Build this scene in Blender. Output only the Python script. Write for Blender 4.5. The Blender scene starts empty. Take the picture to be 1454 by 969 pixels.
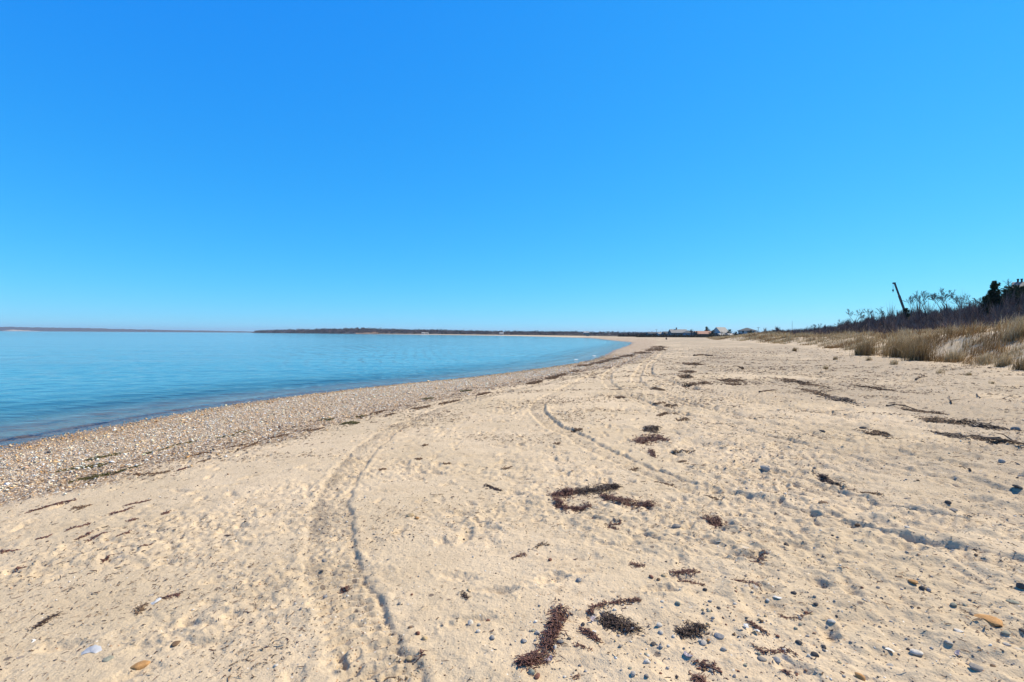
import bpy, bmesh, math, random
import numpy as np
from mathutils import Vector, Matrix, Quaternion
rnd = random.Random(11)
R = np.random.RandomState(7)
sc = bpy.context.scene
COL = sc.collection

# ------------------------------------------------------------------ camera
F_PX, CX, CY = 727.0, 727.0, 484.5
PITCH, ROLL = math.radians(0.78), math.radians(0.365)
EYE = Vector((0, 0, 1.6))
fw = Vector((0, math.cos(PITCH), -math.sin(PITCH)))
up0 = Vector((0, math.sin(PITCH), math.cos(PITCH)))
rt0 = Vector((1, 0, 0))
rt = rt0*math.cos(ROLL) + up0*math.sin(ROLL)
up = up0*math.cos(ROLL) - rt0*math.sin(ROLL)
cam_d = bpy.data.cameras.new('camera'); cam = bpy.data.objects.new('camera', cam_d); COL.objects.link(cam)
cam.matrix_world = Matrix(((rt.x, up.x, -fw.x, EYE.x), (rt.y, up.y, -fw.y, EYE.y), (rt.z, up.z, -fw.z, EYE.z), (0, 0, 0, 1)))
cam_d.sensor_width = 36; cam_d.lens = 18; cam_d.clip_start = 0.05; cam_d.clip_end = 60000
sc.camera = cam

# ------------------------------------------------------------------ sky and sun
SUN_EL, SUN_AZ = math.radians(46), math.radians(68)      # azimuth to the right of +Y
w = bpy.data.worlds.new('World'); sc.world = w; w.use_nodes = True
nt = w.node_tree; nt.nodes.clear()
sky = nt.nodes.new('ShaderNodeTexSky'); sky.sky_type = 'NISHITA'; sky.sun_disc = False
sky.sun_elevation = SUN_EL; sky.sun_rotation = SUN_AZ
sky.altitude = 0; sky.air_density = 0.9; sky.dust_density = 0.0; sky.ozone_density = 3.0
sep = nt.nodes.new('ShaderNodeSeparateColor'); comb = nt.nodes.new('ShaderNodeCombineColor')
nt.links.new(sky.outputs[0], sep.inputs[0])
SKY_POW = (1.403, 0.644, 0.189); SKY_MUL = (0.138, 1.49, 5.4)
for i in range(3):
    p = nt.nodes.new('ShaderNodeMath'); p.operation = 'POWER'; p.inputs[1].default_value = SKY_POW[i]
    m = nt.nodes.new('ShaderNodeMath'); m.operation = 'MULTIPLY'; m.inputs[1].default_value = SKY_MUL[i]
    nt.links.new(sep.outputs[i], p.inputs[0]); nt.links.new(p.outputs[0], m.inputs[0]); nt.links.new(m.outputs[0], comb.inputs[i])
bg = nt.nodes.new('ShaderNodeBackground'); bg.inputs[1].default_value = 0.11
# added dimming of the unseen sky towards the zenith, cutting blue fill light
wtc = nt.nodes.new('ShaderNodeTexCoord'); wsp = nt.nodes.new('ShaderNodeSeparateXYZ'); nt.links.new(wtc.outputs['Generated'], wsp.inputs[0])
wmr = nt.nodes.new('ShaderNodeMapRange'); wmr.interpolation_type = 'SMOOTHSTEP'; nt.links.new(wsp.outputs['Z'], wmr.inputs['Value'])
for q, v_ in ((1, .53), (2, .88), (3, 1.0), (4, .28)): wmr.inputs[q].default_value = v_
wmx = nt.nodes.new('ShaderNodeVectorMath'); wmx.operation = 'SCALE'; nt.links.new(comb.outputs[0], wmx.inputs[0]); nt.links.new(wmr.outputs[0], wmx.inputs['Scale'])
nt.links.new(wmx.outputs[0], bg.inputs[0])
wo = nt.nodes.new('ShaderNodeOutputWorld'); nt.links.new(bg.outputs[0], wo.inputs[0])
sun_d = bpy.data.lights.new('sun', 'SUN'); sun_d.energy = 5.0; sun_d.angle = math.radians(0.5); sun_d.color = (1.0, 0.88, 0.68)
sun = bpy.data.objects.new('sun', sun_d); COL.objects.link(sun)
sdir = Vector((math.sin(SUN_AZ)*math.cos(SUN_EL), math.cos(SUN_AZ)*math.cos(SUN_EL), math.sin(SUN_EL)))
sun.rotation_euler = (-sdir).to_track_quat('-Z', 'Y').to_euler(); sun.location = (60, 20, 60)
sc.view_settings.view_transform = 'Standard'; sc.view_settings.look = 'None'
sc.view_settings.exposure = 0.33; sc.view_settings.gamma = 1.0; sc.view_settings.use_curve_mapping = False
sc.cycles.max_bounces = 6; sc.cycles.transparent_max_bounces = 8

# ------------------------------------------------------------------ noise and curves
def _h(ix, iy, s):
    n = (ix.astype(np.int64)*374761393 + iy.astype(np.int64)*668265263 + s*1442695041) & 0xffffffff
    n = ((n ^ (n >> 13))*1274126177) & 0xffffffff
    return ((n ^ (n >> 16)) & 0xffff)/32767.5 - 1
def vn(x, y, s=0):
    x = np.asarray(x, float); y = np.asarray(y, float)
    ix = np.floor(x); iy = np.floor(y); fx = x-ix; fy = y-iy
    fx = fx*fx*fx*(fx*(fx*6-15)+10); fy = fy*fy*fy*(fy*(fy*6-15)+10)
    a = _h(ix, iy, s); b = _h(ix+1, iy, s); c = _h(ix, iy+1, s); d = _h(ix+1, iy+1, s)
    return (a*(1-fx)+b*fx)*(1-fy) + (c*(1-fx)+d*fx)*fy
def fbm(x, y, s=0, o=4):
    t = 0; a = 1; q = 0
    for i in range(o):
        t = t + a*vn(x*2**i + 13.7*i, y*2**i - 7.3*i, s+i); q += a; a *= .5
    return t/q
def sm(a, b, x):
    t = np.clip((x-a)/(b-a), 0, 1); return t*t*(3-2*t)
def pl_dist(P, x, y):
    """signed distance to an open polyline: positive to its left when walking along it; also the arc length"""
    best = np.full(np.shape(x), 1e18); sg = np.zeros(np.shape(x)); T = np.zeros(np.shape(x)); acc = 0
    for (ax, ay), (bx, by) in zip(P[:-1], P[1:]):
        dx, dy = bx-ax, by-ay; L = math.hypot(dx, dy)
        t = np.clip(((x-ax)*dx + (y-ay)*dy)/(L*L), 0, 1)
        qx = x-ax-t*dx; qy = y-ay-t*dy; d2 = qx*qx+qy*qy
        k = d2 < best - 1e-9
        best = np.where(k, d2, best); cr = dx*(y-ay) - dy*(x-ax)
        sg = np.where(k, np.where(cr >= 0, 1, -1), sg); T = np.where(k, acc + t*L, T); acc += L
    return np.sqrt(best)*sg, T
def smooth_pl(P, n=6):
    out = []
    for i in range(len(P)-1):
        p0 = P[max(i-1, 0)]; p1 = P[i]; p2 = P[i+1]; p3 = P[min(i+2, len(P)-1)]
        for k in range(n):
            t = k/n
            out.append(tuple(0.5*((2*p1[c]) + (-p0[c]+p2[c])*t + (2*p0[c]-5*p1[c]+4*p2[c]-p3[c])*t*t + (-p0[c]+3*p1[c]-3*p2[c]+p3[c])*t**3) for c in range(len(P[0]))))
    out.append(tuple(P[-1])); return out

# ------------------------------------------------------------------ lie of the land (metres; the camera stands at x=0, y=0 on sand at z=0)
ZW = -0.8
SHORE = smooth_pl([(-14, -60), (-12.6, -20), (-11.6, -3), (-10.9, 5), (-10.45, 10.4), (-9.0, 17.4), (-5.6, 23.5), (-1.1, 30), (7.5, 48), (16, 80), (26, 115), (34, 146), (38.5, 168),
         (40, 190), (42, 215)], 5) + smooth_pl([(45, 250), (52, 388), (10, 620), (-60, 820), (-330, 1340), (-700, 1900), (-1270, 2500)], 4) + [(-1330, 2620), (-1000, 3300), (3000, 9000)]
DUNE = smooth_pl([(9, -60), (13, -10), (17, 8), (20.8, 20.9), (24, 29), (26.6, 38.8), (32, 50), (41, 71), (51, 112), (70, 180), (122, 320), (220, 600), (400, 1200)], 4)
BELT = [(-5, -20), (-5.2, 0), (-5.4, 5.6), (-4.9, 7.2), (-4.2, 8.6), (-2.6, 12.2), (-0.7, 16), (1.6, 21.5), (7.5, 33), (16, 56), (23, 82), (33, 118), (46, 160), (56, 220), (62, 388)]

class Ras:
    def __init__(s, x0, y0, x1, y1, res):
        s.x0, s.y0, s.res = x0, y0, res; s.nx = int((x1-x0)/res); s.ny = int((y1-y0)/res)
        s.a = np.zeros((s.ny, s.nx), np.float32); s.m = np.zeros((s.ny, s.nx), np.float32)
    def win(s, x0, y0, x1, y1):
        i0 = max(int((x0-s.x0)/s.res), 0); i1 = min(int((x1-s.x0)/s.res)+2, s.nx)
        j0 = max(int((y0-s.y0)/s.res), 0); j1 = min(int((y1-s.y0)/s.res)+2, s.ny)
        if i1 <= i0 or j1 <= j0: return None
        X, Y = np.meshgrid(s.x0+np.arange(i0, i1)*s.res, s.y0+np.arange(j0, j1)*s.res)
        return (slice(j0, j1), slice(i0, i1)), X, Y
    def sample(s, x, y, arr=None):
        arr = s.a if arr is None else arr
        u = (x-s.x0)/s.res; v = (y-s.y0)/s.res
        ins = (u > 1) & (u < s.nx-2) & (v > 1) & (v < s.ny-2)
        u = np.clip(u, 0, s.nx-2); v = np.clip(v, 0, s.ny-2)
        i = u.astype(int); j = v.astype(int); fu = u-i; fv = v-j
        z = (arr[j, i]*(1-fu)+arr[j, i+1]*fu)*(1-fv) + (arr[j+1, i]*(1-fu)+arr[j+1, i+1]*fu)*fv
        e = np.minimum(np.minimum(u, s.nx-2-u), np.minimum(v, s.ny-2-v))*s.res
        return z*ins*np.clip(e/0.5, 0, 1)
NEAR = Ras(-11, -2, 14, 15, 0.0125)
MID = Ras(-16, 15, 60, 110, 0.06)

def base_h(x, y):
    x = np.asarray(x, float); y = np.asarray(y, float)
    s, _ = pl_dist(SHORE, x, y); s = -s
    d, T = pl_dist(DUNE, x, y); d = -d
    z = np.interp(s, [-400, -60, -8, -2, 0, 1.2, 3.4, 5.5, 8, 12, 30, 80], [-8, -3.5, -1.35, -0.93, ZW, ZW+.13, -0.46, -0.30, -0.15, -0.02, 0.10, 0.25])
    A = np.interp(y, [0, 20, 30, 42, 90, 130, 200, 400], [3.0, 2.9, 2.4, 1.45, 1.4, 1.75, 0.4, 0.1])
    B = np.interp(y, [0, 40, 58, 85, 100, 125, 160, 220], [5.0, 4.9, 4.6, 4.1, 3.4, 2.0, 0.9, 0.3])
    lump = 1 + .30*vn(T/6., d/5., 31) + .16*vn(T/2.2, d/2.2, 32)
    z = z + .18*sm(-6, 0, d)*sm(300, 100, y) + A*.55*sm(0, 4.5, d)*lump + A*.45*sm(3, 11, d)*lump + (B-A)*sm(9.5, 21, d)
    z = z + 1.6*sm(30, 60, d)*sm(160, 70, y)
    land = sm(2, 9, s)
    z = z + land*(.035*fbm(x/3.1, y/3.1, 5, 3))*sm(400, 100, np.hypot(x, y))
    return z, s, d
def H(x, y, full=False):
    z, s, d = base_h(x, y)
    z = z + NEAR.sample(x, y) + MID.sample(x, y)
    return (z, s, d) if full else z
def ray(px, py):
    v = fw*F_PX + rt*(px-CX) + up*(CY-py); return v.normalized()
def at(px, py, zlift=0):
    """the point of the real ground that this reference pixel shows"""
    v = ray(px, py); t = 1.0; 
    ts = np.concatenate([np.arange(1.5, 40, .02), np.geomspace(40, 900, 1200)])
    zz, _, _ = base_h(EYE.x+v.x*ts, EYE.y+v.y*ts)
    k = np.argmax(EYE.z+v.z*ts < zz); t = ts[k] if k > 0 else 500
    return (EYE.x+v.x*t, EYE.y+v.y*t)

# ------------------------------------------------------------------ relief of the sand, stamped in metres
def stamp(ras, cx, cy, rx, ry, ang, depth, rim=.35, rough=.0):
    q = max(rx, ry)*2.0; wn = ras.win(cx-q, cy-q, cx+q, cy+q)
    if wn is None: return
    sl, X, Y = wn; dx = X-cx; dy = Y-cy; c, s_ = math.cos(ang), math.sin(ang)
    u = (dx*c+dy*s_)/rx; v = (-dx*s_+dy*c)/ry
    w_ = 1 + .30*vn(X*14+cx*7, Y*14, 3) + .22*vn(X*38+cx*7, Y*38, 4)
    r = np.sqrt(u*u+v*v)*w_
    ras.a[sl] += (-depth*(1-sm(.15, 1.05, r))*(1+.35*vn(X*30, Y*30, 9)) + depth*rim*np.exp(-((r-1.22)/.22)**2)*(.6+.6*vn(X*25, Y*25, 8))).astype(np.float32)
def P(px, py): return at(px, py)
print('relief')
# wheel tracks: (points in world metres via the ground under them), half width, groove depth
TRACKS = [([(560, 969), (505, 905), (485, 850), (475, 800), (468, 750), (478, 705), (500, 662), (530, 628), (580, 600), (650, 574), (740, 552), (820, 535)], .19, .0135),
          ([(1600, 870), (1454, 806), (1300, 772), (1180, 742), (1070, 712), (1000, 697), (930, 672), (860, 643), (805, 615), (772, 594), (762, 578), (790, 558), (835, 535), (880, 515), (920, 497)], .17, .032),
          ([(1600, 745), (1454, 706), (1250, 660), (1120, 628), (1000, 598), (930, 578), (880, 556), (862, 540), (870, 525), (900, 508), (930, 495)], .17, .036),
          ([(1600, 700), (1454, 676), (1300, 648), (1150, 616), (1040, 588), (960, 568), (912, 548), (905, 532), (920, 512), (940, 494)], .17, .036),
          ([(1500, 640), (1330, 610), (1200, 590), (1080, 572), (1000, 556), (945, 540), (920, 525), (935, 508), (950, 492)], .17, .040),
          ([(1600, 800), (1454, 762), (1320, 735), (1200, 705), (1100, 672)], .17, .034)]
TR = []
for pts, hw, dep in TRACKS:
    W_ = smooth_pl([P(*p) for p in pts], 5); TR.append((W_, hw, dep))
    dep0 = dep
    for ras in (NEAR, MID):
        dep = dep0; U = np.full(ras.a.shape, 9., np.float32); TT = np.zeros(ras.a.shape, np.float32); acc = 0
        for a, b in zip(W_[:-1], W_[1:]):
            L = math.hypot(b[0]-a[0], b[1]-a[1])
            if L < 1e-4: continue
            m_ = .45; wn = ras.win(min(a[0], b[0])-m_, min(a[1], b[1])-m_, max(a[0], b[0])+m_, max(a[1], b[1])+m_)
            if wn is not None:
                sl, X, Y = wn; dx, dy = (b[0]-a[0])/L, (b[1]-a[1])/L
                t = np.clip((X-a[0])*dx+(Y-a[1])*dy, 0, L); qx = X-a[0]-t*dx; qy = Y-a[1]-t*dy
                dd = np.hypot(qx, qy); sg = np.where(qx*dy-qy*dx >= 0, 1, -1)
                k = dd < np.abs(U[sl]); U[sl] = np.where(k, dd*sg, U[sl]); TT[sl] = np.where(k, acc+t, TT[sl])
            acc += L
        near = np.abs(U) < .44
        jj, ii = np.nonzero(near); X = ras.x0+ii*ras.res; Y = ras.y0+jj*ras.res; u = U[near]; t = TT[near]
        u = u + .035*vn(t*1.3, u*0, 21) + .02*vn(X*9, Y*9, 22)
        au = np.abs(u); brk = .6+.4*sm(-.35, .25, vn(t*.55, u*0+dep*90, 23))
        if ras is MID: dep = dep*2.0
        elif W_[0][0] > 3: dep = dep*.95
        z = -dep*.7*(1-sm(hw-.05, hw+.02, au)) + dep*.5*np.exp(-((au-hw-.045)/.035)**2)*(.5+1.1*vn(X*14, Y*14, 24))
        z = z - dep*1.45*np.exp(-((u-hw+.02)/.023)**2)*(.6+.5*vn(X*20, Y*20, 28)) - dep*.15*np.exp(-((u+hw-.03)/.04)**2)
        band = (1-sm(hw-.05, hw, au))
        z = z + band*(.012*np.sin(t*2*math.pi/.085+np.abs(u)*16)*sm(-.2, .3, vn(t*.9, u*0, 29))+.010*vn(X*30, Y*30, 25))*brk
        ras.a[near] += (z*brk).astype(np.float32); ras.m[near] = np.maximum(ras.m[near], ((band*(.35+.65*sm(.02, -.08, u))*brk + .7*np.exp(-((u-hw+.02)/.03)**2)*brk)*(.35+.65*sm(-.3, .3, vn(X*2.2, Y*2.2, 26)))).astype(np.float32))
# footprints and scuffs
def churn(x, y): return .5+.5*fbm(x/2.6, y/2.6, 77, 2)
def lone(cx, cy, k=1.0, ras=None):
    a = rnd.uniform(0, 3.14); ras = ras or (NEAR if cy < 15 else MID)
    stamp(ras, cx, cy, rnd.uniform(.09, .16)*k, rnd.uniform(.05, .08)*k, a, rnd.uniform(.012, .03)*k)
for i in range(42):                                            # walked lines of footprints
    x, y = rnd.uniform(-6, 11), rnd.uniform(1.2, 13); a = rnd.gauss(1.1, .6)
    for k in range(rnd.randint(4, 9)):
        s_ = .09 if k % 2 else -.09
        fx, fy = x - math.sin(a)*s_, y + math.cos(a)*s_
        if -6 < fx < 13 and fy < 15: stamp(NEAR, fx, fy, rnd.uniform(.12, .15), rnd.uniform(.045, .06), a+rnd.gauss(0, .15), rnd.uniform(.018, .036))
        x += math.cos(a)*.62; y += math.sin(a)*.62; a += rnd.gauss(0, .1)
for i in range(900):
    x, y = rnd.uniform(-6, 13.5), rnd.uniform(.8, 15)
    if rnd.random() < churn(x, y)*(.25 if x < -1 else 1): lone(x, y, rnd.uniform(.5, 1.2))
for i in range(420):                                           # the churned patch in the middle
    x, y = rnd.gauss(-.4, 1.6), rnd.gauss(7.6, 2.2)
    if y > 4: lone(x, y, rnd.uniform(.45, .9))
for i in range(5000):
    x, y = rnd.uniform(-8, 55), 15+rnd.random()**1.4*80
    lone(x, y, rnd.uniform(.9, 1.9), MID)
for i in range(90):                                           # broken dips with sharp lips
    x, y = rnd.uniform(-5, 12), rnd.uniform(1.6, 12); stamp(NEAR, x, y, rnd.uniform(.08, .22), rnd.uniform(.03, .07), rnd.gauss(.2, .8), rnd.uniform(.02, .042), .15)
for ras in (NEAR, MID):
    X, Y = np.meshgrid(ras.x0+np.arange(ras.nx)*ras.res, ras.y0+np.arange(ras.ny)*ras.res)
    rightside = sm(-1.5, 3.5, X - .1*Y)
    g = np.zeros_like(X)
    n1 = 1-np.abs(fbm(X/.55+.3*vn(X*2, Y*2, 41), Y/.33, 40, 2)); g += (.016+.050*rightside)*(n1-.7)
    g += (.011+.020*rightside)*fbm(X/.30, Y/.19, 42, 2)
    ch = sm(.42, .62, churn(X, Y))
    if ras is NEAR:
        g += .0075*(.45+ch+rightside)*vn(X/.055, Y/.045, 44) + .0045*(ch+.4)*vn(X/.026, Y/.026, 45) + .012*(.3+ch)*np.maximum(0, vn(X/.10, Y/.075, 48)-.35)
        g += .010*np.minimum(0, vn(X/.12, Y/.09, 46)+.45)*4*(.25+ch)
    else: g += .022*vn(X/.2, Y/.16, 47) + .03*np.minimum(0, vn(X/.45, Y/.3, 49)+.3)
    pt = .18+.82*sm(-.25, .35, fbm(X/1.4, Y/1.1, 50, 3)+.35*rightside); g *= pt*(1-.7*np.clip(ras.m*1.3, 0, 1))
    ras.a += g.astype(np.float32)

# ------------------------------------------------------------------ tags and mesh helpers
def tag(o, label=None, cat=None, group=None, kind=None):
    if label: o['label'] = label
    if cat: o['category'] = cat
    if group: o['group'] = group
    if kind: o['kind'] = kind
    return o
def empty(name, loc, rz=0):
    o = bpy.data.objects.new(name, None); COL.objects.link(o); o.location = loc; o.rotation_euler = (0, 0, rz); o.empty_display_size = .1; return o
def np_mesh(name, V, faces, mat=None, smooth=False, cols=None, parent=None, link=True):
    """faces: list of integer arrays (n,k)"""
    me = bpy.data.meshes.new(name); V = np.asarray(V, np.float32)
    loops = np.concatenate([f.reshape(-1) for f in faces]).astype(np.int32)
    tot = np.concatenate([np.full(len(f), f.shape[1]) for f in faces]).astype(np.int32)
    st = np.concatenate([[0], np.cumsum(tot)[:-1]]).astype(np.int32)
    me.vertices.add(len(V)); me.vertices.foreach_set('co', V.reshape(-1))
    me.loops.add(len(loops)); me.loops.foreach_set('vertex_index', loops)
    me.polygons.add(len(tot)); me.polygons.foreach_set('loop_start', st); me.polygons.foreach_set('loop_total', tot)
    if smooth: me.polygons.foreach_set('use_smooth', np.ones(len(tot), bool))
    me.update(calc_edges=True)
    if cols:
        for k, a in cols.items():
            c = np.ones((len(V), 4), np.float32); c[:, :a.shape[1]] = a
            at_ = me.color_attributes.new(k, 'FLOAT_COLOR', 'POINT'); at_.data.foreach_set('color', c.reshape(-1))
    if mat: me.materials.append(mat)
    if not link: return me
    o = bpy.data.objects.new(name, me); COL.objects.link(o)
    if parent: o.parent = parent
    return o
class MB:
    def __init__(s): s.v = []; s.f = []
    def add(s, vs, fs):
        b = len(s.v); s.v += [tuple(v) for v in vs]; s.f += [tuple(b+i for i in f) for f in fs]
    def box(s, cx, cy, cz, sx, sy, sz, rz=0, taper=1.0):
        vs = []
        for dz in (-.5, .5):
            k = taper if dz > 0 else 1
            for dx, dy in ((-.5, -.5), (.5, -.5), (.5, .5), (-.5, .5)):
                x, y = dx*sx*k, dy*sy*k; vs.append((cx+x*math.cos(rz)-y*math.sin(rz), cy+x*math.sin(rz)+y*math.cos(rz), cz+dz*sz))
        s.add(vs, [(3, 2, 1, 0), (4, 5, 6, 7), (0, 1, 5, 4), (1, 2, 6, 5), (2, 3, 7, 6), (3, 0, 4, 7)])
    def tube(s, pts, rads, n=6, cap=True):
        rings = []
        for i, p in enumerate(pts):
            p = Vector(p); d = (Vector(pts[min(i+1, len(pts)-1)]) - Vector(pts[max(i-1, 0)]))
            if d.length < 1e-9: d = Vector((0, 0, 1))
            d.normalize(); a = d.orthogonal().normalized(); b = d.cross(a)
            rings.append([p + (a*math.cos(k*2*math.pi/n)+b*math.sin(k*2*math.pi/n))*rads[i] for k in range(n)])
        fs = []
        for i in range(len(pts)-1):
            for k in range(n): fs.append((i*n+k, i*n+(k+1) % n, (i+1)*n+(k+1) % n, (i+1)*n+k))
        if cap: fs.append(tuple(range(n-1, -1, -1))); fs.append(tuple((len(pts)-1)*n+k for k in range(n)))
        s.add([v for r in rings for v in r], fs)
    def build(s, name, mat, parent=None, smooth=False):
        me = bpy.data.meshes.new(name); me.from_pydata(s.v, [], s.f); me.update()
        if smooth: me.polygons.foreach_set('use_smooth', [True]*len(me.polygons))
        if mat: me.materials.append(mat)
        o = bpy.data.objects.new(name, me); COL.objects.link(o)
        if parent: o.parent = parent
        return o
def copy_tree(o, parent=None):
    c = o.copy(); COL.objects.link(c); c.parent = parent
    for ch in list(o.children): copy_tree(ch, c)
    return c

# ------------------------------------------------------------------ materials
class NT:
    def __init__(s, name):
        s.m = bpy.data.materials.new(name); s.m.use_nodes = True; s.t = s.m.node_tree; s.t.nodes.clear()
        s.out = s.n('ShaderNodeOutputMaterial'); s.b = s.n('ShaderNodeBsdfPrincipled'); s.l(s.b.outputs[0], s.out.inputs[0])
        s.tc = s.n('ShaderNodeTexCoord').outputs['Object']
    def n(s, k, **kw):
        x = s.t.nodes.new(k)
        for a, b in kw.items(): setattr(x, a, b)
        return x
    def l(s, a, b): s.t.links.new(a, b)
    def noise(s, scale, det=3, rough=.55, co=None):
        x = s.n('ShaderNodeTexNoise'); x.inputs['Scale'].default_value = scale; x.inputs['Detail'].default_value = det; x.inputs['Roughness'].default_value = rough
        s.l(co or s.tc, x.inputs['Vector']); return x.outputs['Fac']
    def ramp(s, src, stops, interp='LINEAR'):
        x = s.n('ShaderNodeValToRGB'); x.color_ramp.interpolation = interp; e = x.color_ramp.elements
        while len(e) < len(stops): e.new(.5)
        for el, (p, c) in zip(e, stops): el.position = p; el.color = (c if isinstance(c, tuple) else (c, c, c)) + (1,)
        s.l(src, x.inputs[0]); return x.outputs[0]
    def mix(s, f, a, b, mode='MIX'):
        x = s.n('ShaderNodeMix', data_type='RGBA', blend_type=mode)
        for v, i in ((f, 0), (a, 6), (b, 7)):
            if isinstance(v, (int, float)): x.inputs[i].default_value = v if i == 0 else (v, v, v, 1)
            elif isinstance(v, tuple): x.inputs[i].default_value = v + (1,)
            else: s.l(v, x.inputs[i])
        return x.outputs[2]
    def math(s, op, a, b=0, c=None):
        x = s.n('ShaderNodeMath', operation=op)
        for v, i in ((a, 0), (b, 1), (c, 2)):
            if v is None: continue
            if isinstance(v, (int, float)): x.inputs[i].default_value = v
            else: s.l(v, x.inputs[i])
        return x.outputs[0]
    def bump(s, h, st, dist, prev=None):
        x = s.n('ShaderNodeBump'); x.inputs['Strength'].default_value = st; x.inputs['Distance'].default_value = dist
        s.l(h, x.inputs['Height'])
        if prev: s.l(prev, x.inputs['Normal'])
        return x.outputs[0]
    def set(s, col=None, rough=.8, nrm=None, spec=.3):
        if col is not None:
            if isinstance(col, tuple): s.b.inputs['Base Color'].default_value = col+(1,)
            else: s.l(col, s.b.inputs['Base Color'])
        if isinstance(rough, (int, float)): s.b.inputs['Roughness'].default_value = rough
        else: s.l(rough, s.b.inputs['Roughness'])
        s.b.inputs['Specular IOR Level'].default_value = spec
        if nrm is not None: s.l(nrm, s.b.inputs['Normal'])
        return s.m
def plain(name, col, rough=.7, var=.25, scale=6, bump=.0, spec=.3):
    k = NT(name); n = k.noise(scale, 4)
    c = k.mix(k.ramp(n, [(.3, 0.0), (.7, 1.0)]), tuple(v*(1-var) for v in col), tuple(min(1, v*(1+var)) for v in col))
    nb = k.bump(k.noise(scale*5, 3), bump, .02) if bump else None
    return k.set(c, rough, nb, spec)
def vcol(name, rough=.8, spec=.25, transl=0):
    k = NT(name); a = k.n('ShaderNodeVertexColor'); a.layer_name = 'col'; k.set(a.outputs[0], rough, None, spec)
    if transl:
        t = k.n('ShaderNodeBsdfTranslucent'); k.l(a.outputs[0], t.inputs[0]); mx = k.n('ShaderNodeMixShader'); mx.inputs[0].default_value = transl
        k.l(k.b.outputs[0], mx.inputs[1]); k.l(t.outputs[0], mx.inputs[2]); k.l(mx.outputs[0], k.out.inputs[0])
    return k.m
def sand_material():
    k = NT('beach_sand'); at_ = k.n('ShaderNodeVertexColor'); at_.layer_name = 'mask'
    sp = k.n('ShaderNodeSeparateColor'); k.l(at_.outputs[0], sp.inputs[0]); gravel, tread, wet = sp.outputs
    soil = k.math('SUBTRACT', 1.0, at_.outputs['Alpha'])
    c = k.mix(k.ramp(k.noise(.45, 4), [(.35, 0.), (.68, 1.)]), (.56, .45, .305), (.69, .555, .39))
    c = k.mix(k.ramp(k.noise(3.2, 5, .65), [(.42, 0.), (.75, .5)]), c, (.46, .35, .22))
    c = k.mix(k.math('MULTIPLY', k.ramp(k.noise(11, 5, .75), [(.56, 0.), (.64, .75)]), k.ramp(k.noise(.8, 3), [(.42, .08), (.6, 1.)])), c, (.37, .27, .17))
    c = k.mix(k.ramp(k.noise(130, 2, .6), [(.38, .22), (.62, 0.)]), c, (.30, .22, .15))
    c = k.mix(k.ramp(k.noise(420, 1, .6), [(.55, 0.), (.7, .35)]), c, (.72, .60, .45))
    # grains and shell crumbs
    v = k.n('ShaderNodeTexVoronoi'); v.inputs['Scale'].default_value = 85; k.l(k.tc, v.inputs['Vector'])
    vs = k.n('ShaderNodeSeparateColor'); k.l(v.outputs['Color'], vs.inputs[0])
    dens = k.math('MULTIPLY_ADD', tread, .34, k.math('MULTIPLY', k.ramp(k.noise(.9, 4), [(.42, 0.), (.72, 1.)]), .10))
    hit = k.math('MULTIPLY', k.math('LESS_THAN', vs.outputs[0], k.math('ADD', dens, .035)), k.math('LESS_THAN', v.outputs['Distance'], .42))
    crumbs = k.ramp(vs.outputs[1], [(0, (.10, .075, .06)), (.35, (.20, .16, .13)), (.6, (.30, .27, .25)), (.8, (.42, .25, .14)), (.92, (.75, .7, .62))], 'CONSTANT')
    c = k.mix(hit, c, crumbs)
    v3 = k.n('ShaderNodeTexVoronoi'); v3.inputs['Scale'].default_value = 16; k.l(k.tc, v3.inputs['Vector'])
    v3s = k.n('ShaderNodeSeparateColor'); k.l(v3.outputs['Color'], v3s.inputs[0])
    hit3 = k.math('MULTIPLY', k.math('LESS_THAN', v3s.outputs[0], k.math('MULTIPLY', dens, .8)), k.math('LESS_THAN', v3.outputs['Distance'], .28))
    c = k.mix(k.math('MULTIPLY', hit3, .8), c, k.ramp(v3s.outputs[1], [(0, (.13, .10, .085)), (.4, (.25, .21, .18)), (.7, (.36, .32, .29)), (.88, (.62, .55, .46))], 'CONSTANT'))
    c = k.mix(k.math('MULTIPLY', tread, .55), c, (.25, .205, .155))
    # shell and pebble bank
    v2 = k.n('ShaderNodeTexVoronoi'); v2.inputs['Scale'].default_value = 42; k.l(k.tc, v2.inputs['Vector'])
    v2s = k.n('ShaderNodeSeparateColor'); k.l(v2.outputs['Color'], v2s.inputs[0])
    gc = k.ramp(v2s.outputs[0], [(0, (.17, .115, .075)), (.12, (.33, .21, .12)), (.32, (.50, .33, .18)), (.5, (.62, .49, .35)), (.72, (.44, .37, .30)), (.78, (.72, .61, .48)), (.9, (.86, .79, .67))], 'CONSTANT')
    gc = k.mix(k.ramp(v2.outputs['Distance'], [(.35, 0.), (.7, .55)]), gc, (.27, .21, .155))
    gn = k.math('ADD', gravel, k.math('MULTIPLY', k.math('SUBTRACT', k.noise(7, 5, .7), .5), .9))
    gm = k.math('MULTIPLY', k.ramp(gn, [(.34, 0.), (.66, 1.)]), k.ramp(gravel, [(.02, 0.), (.15, 1.)]))
    c = k.mix(gm, c, gc)
    c = k.mix(soil, c, k.mix(k.noise(2.5, 4), (.045, .034, .026), (.13, .095, .06)))
    c = k.mix(k.math('MULTIPLY', wet, .62), c, (.5, .42, .34), 'MULTIPLY')
    b = k.bump(k.noise(38, 3, .65), .75, .014)
    b = k.bump(k.noise(190, 2, .7), .5, .003, b)
    b = k.bump(k.math('MULTIPLY', k.math('SUBTRACT', 1.0, v2.outputs['Distance']), gm), .8, .02, b)
    b = k.bump(hit, .5, .004, b)
    r = k.math('SUBTRACT', .93, k.math('MULTIPLY', wet, .55))
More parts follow.
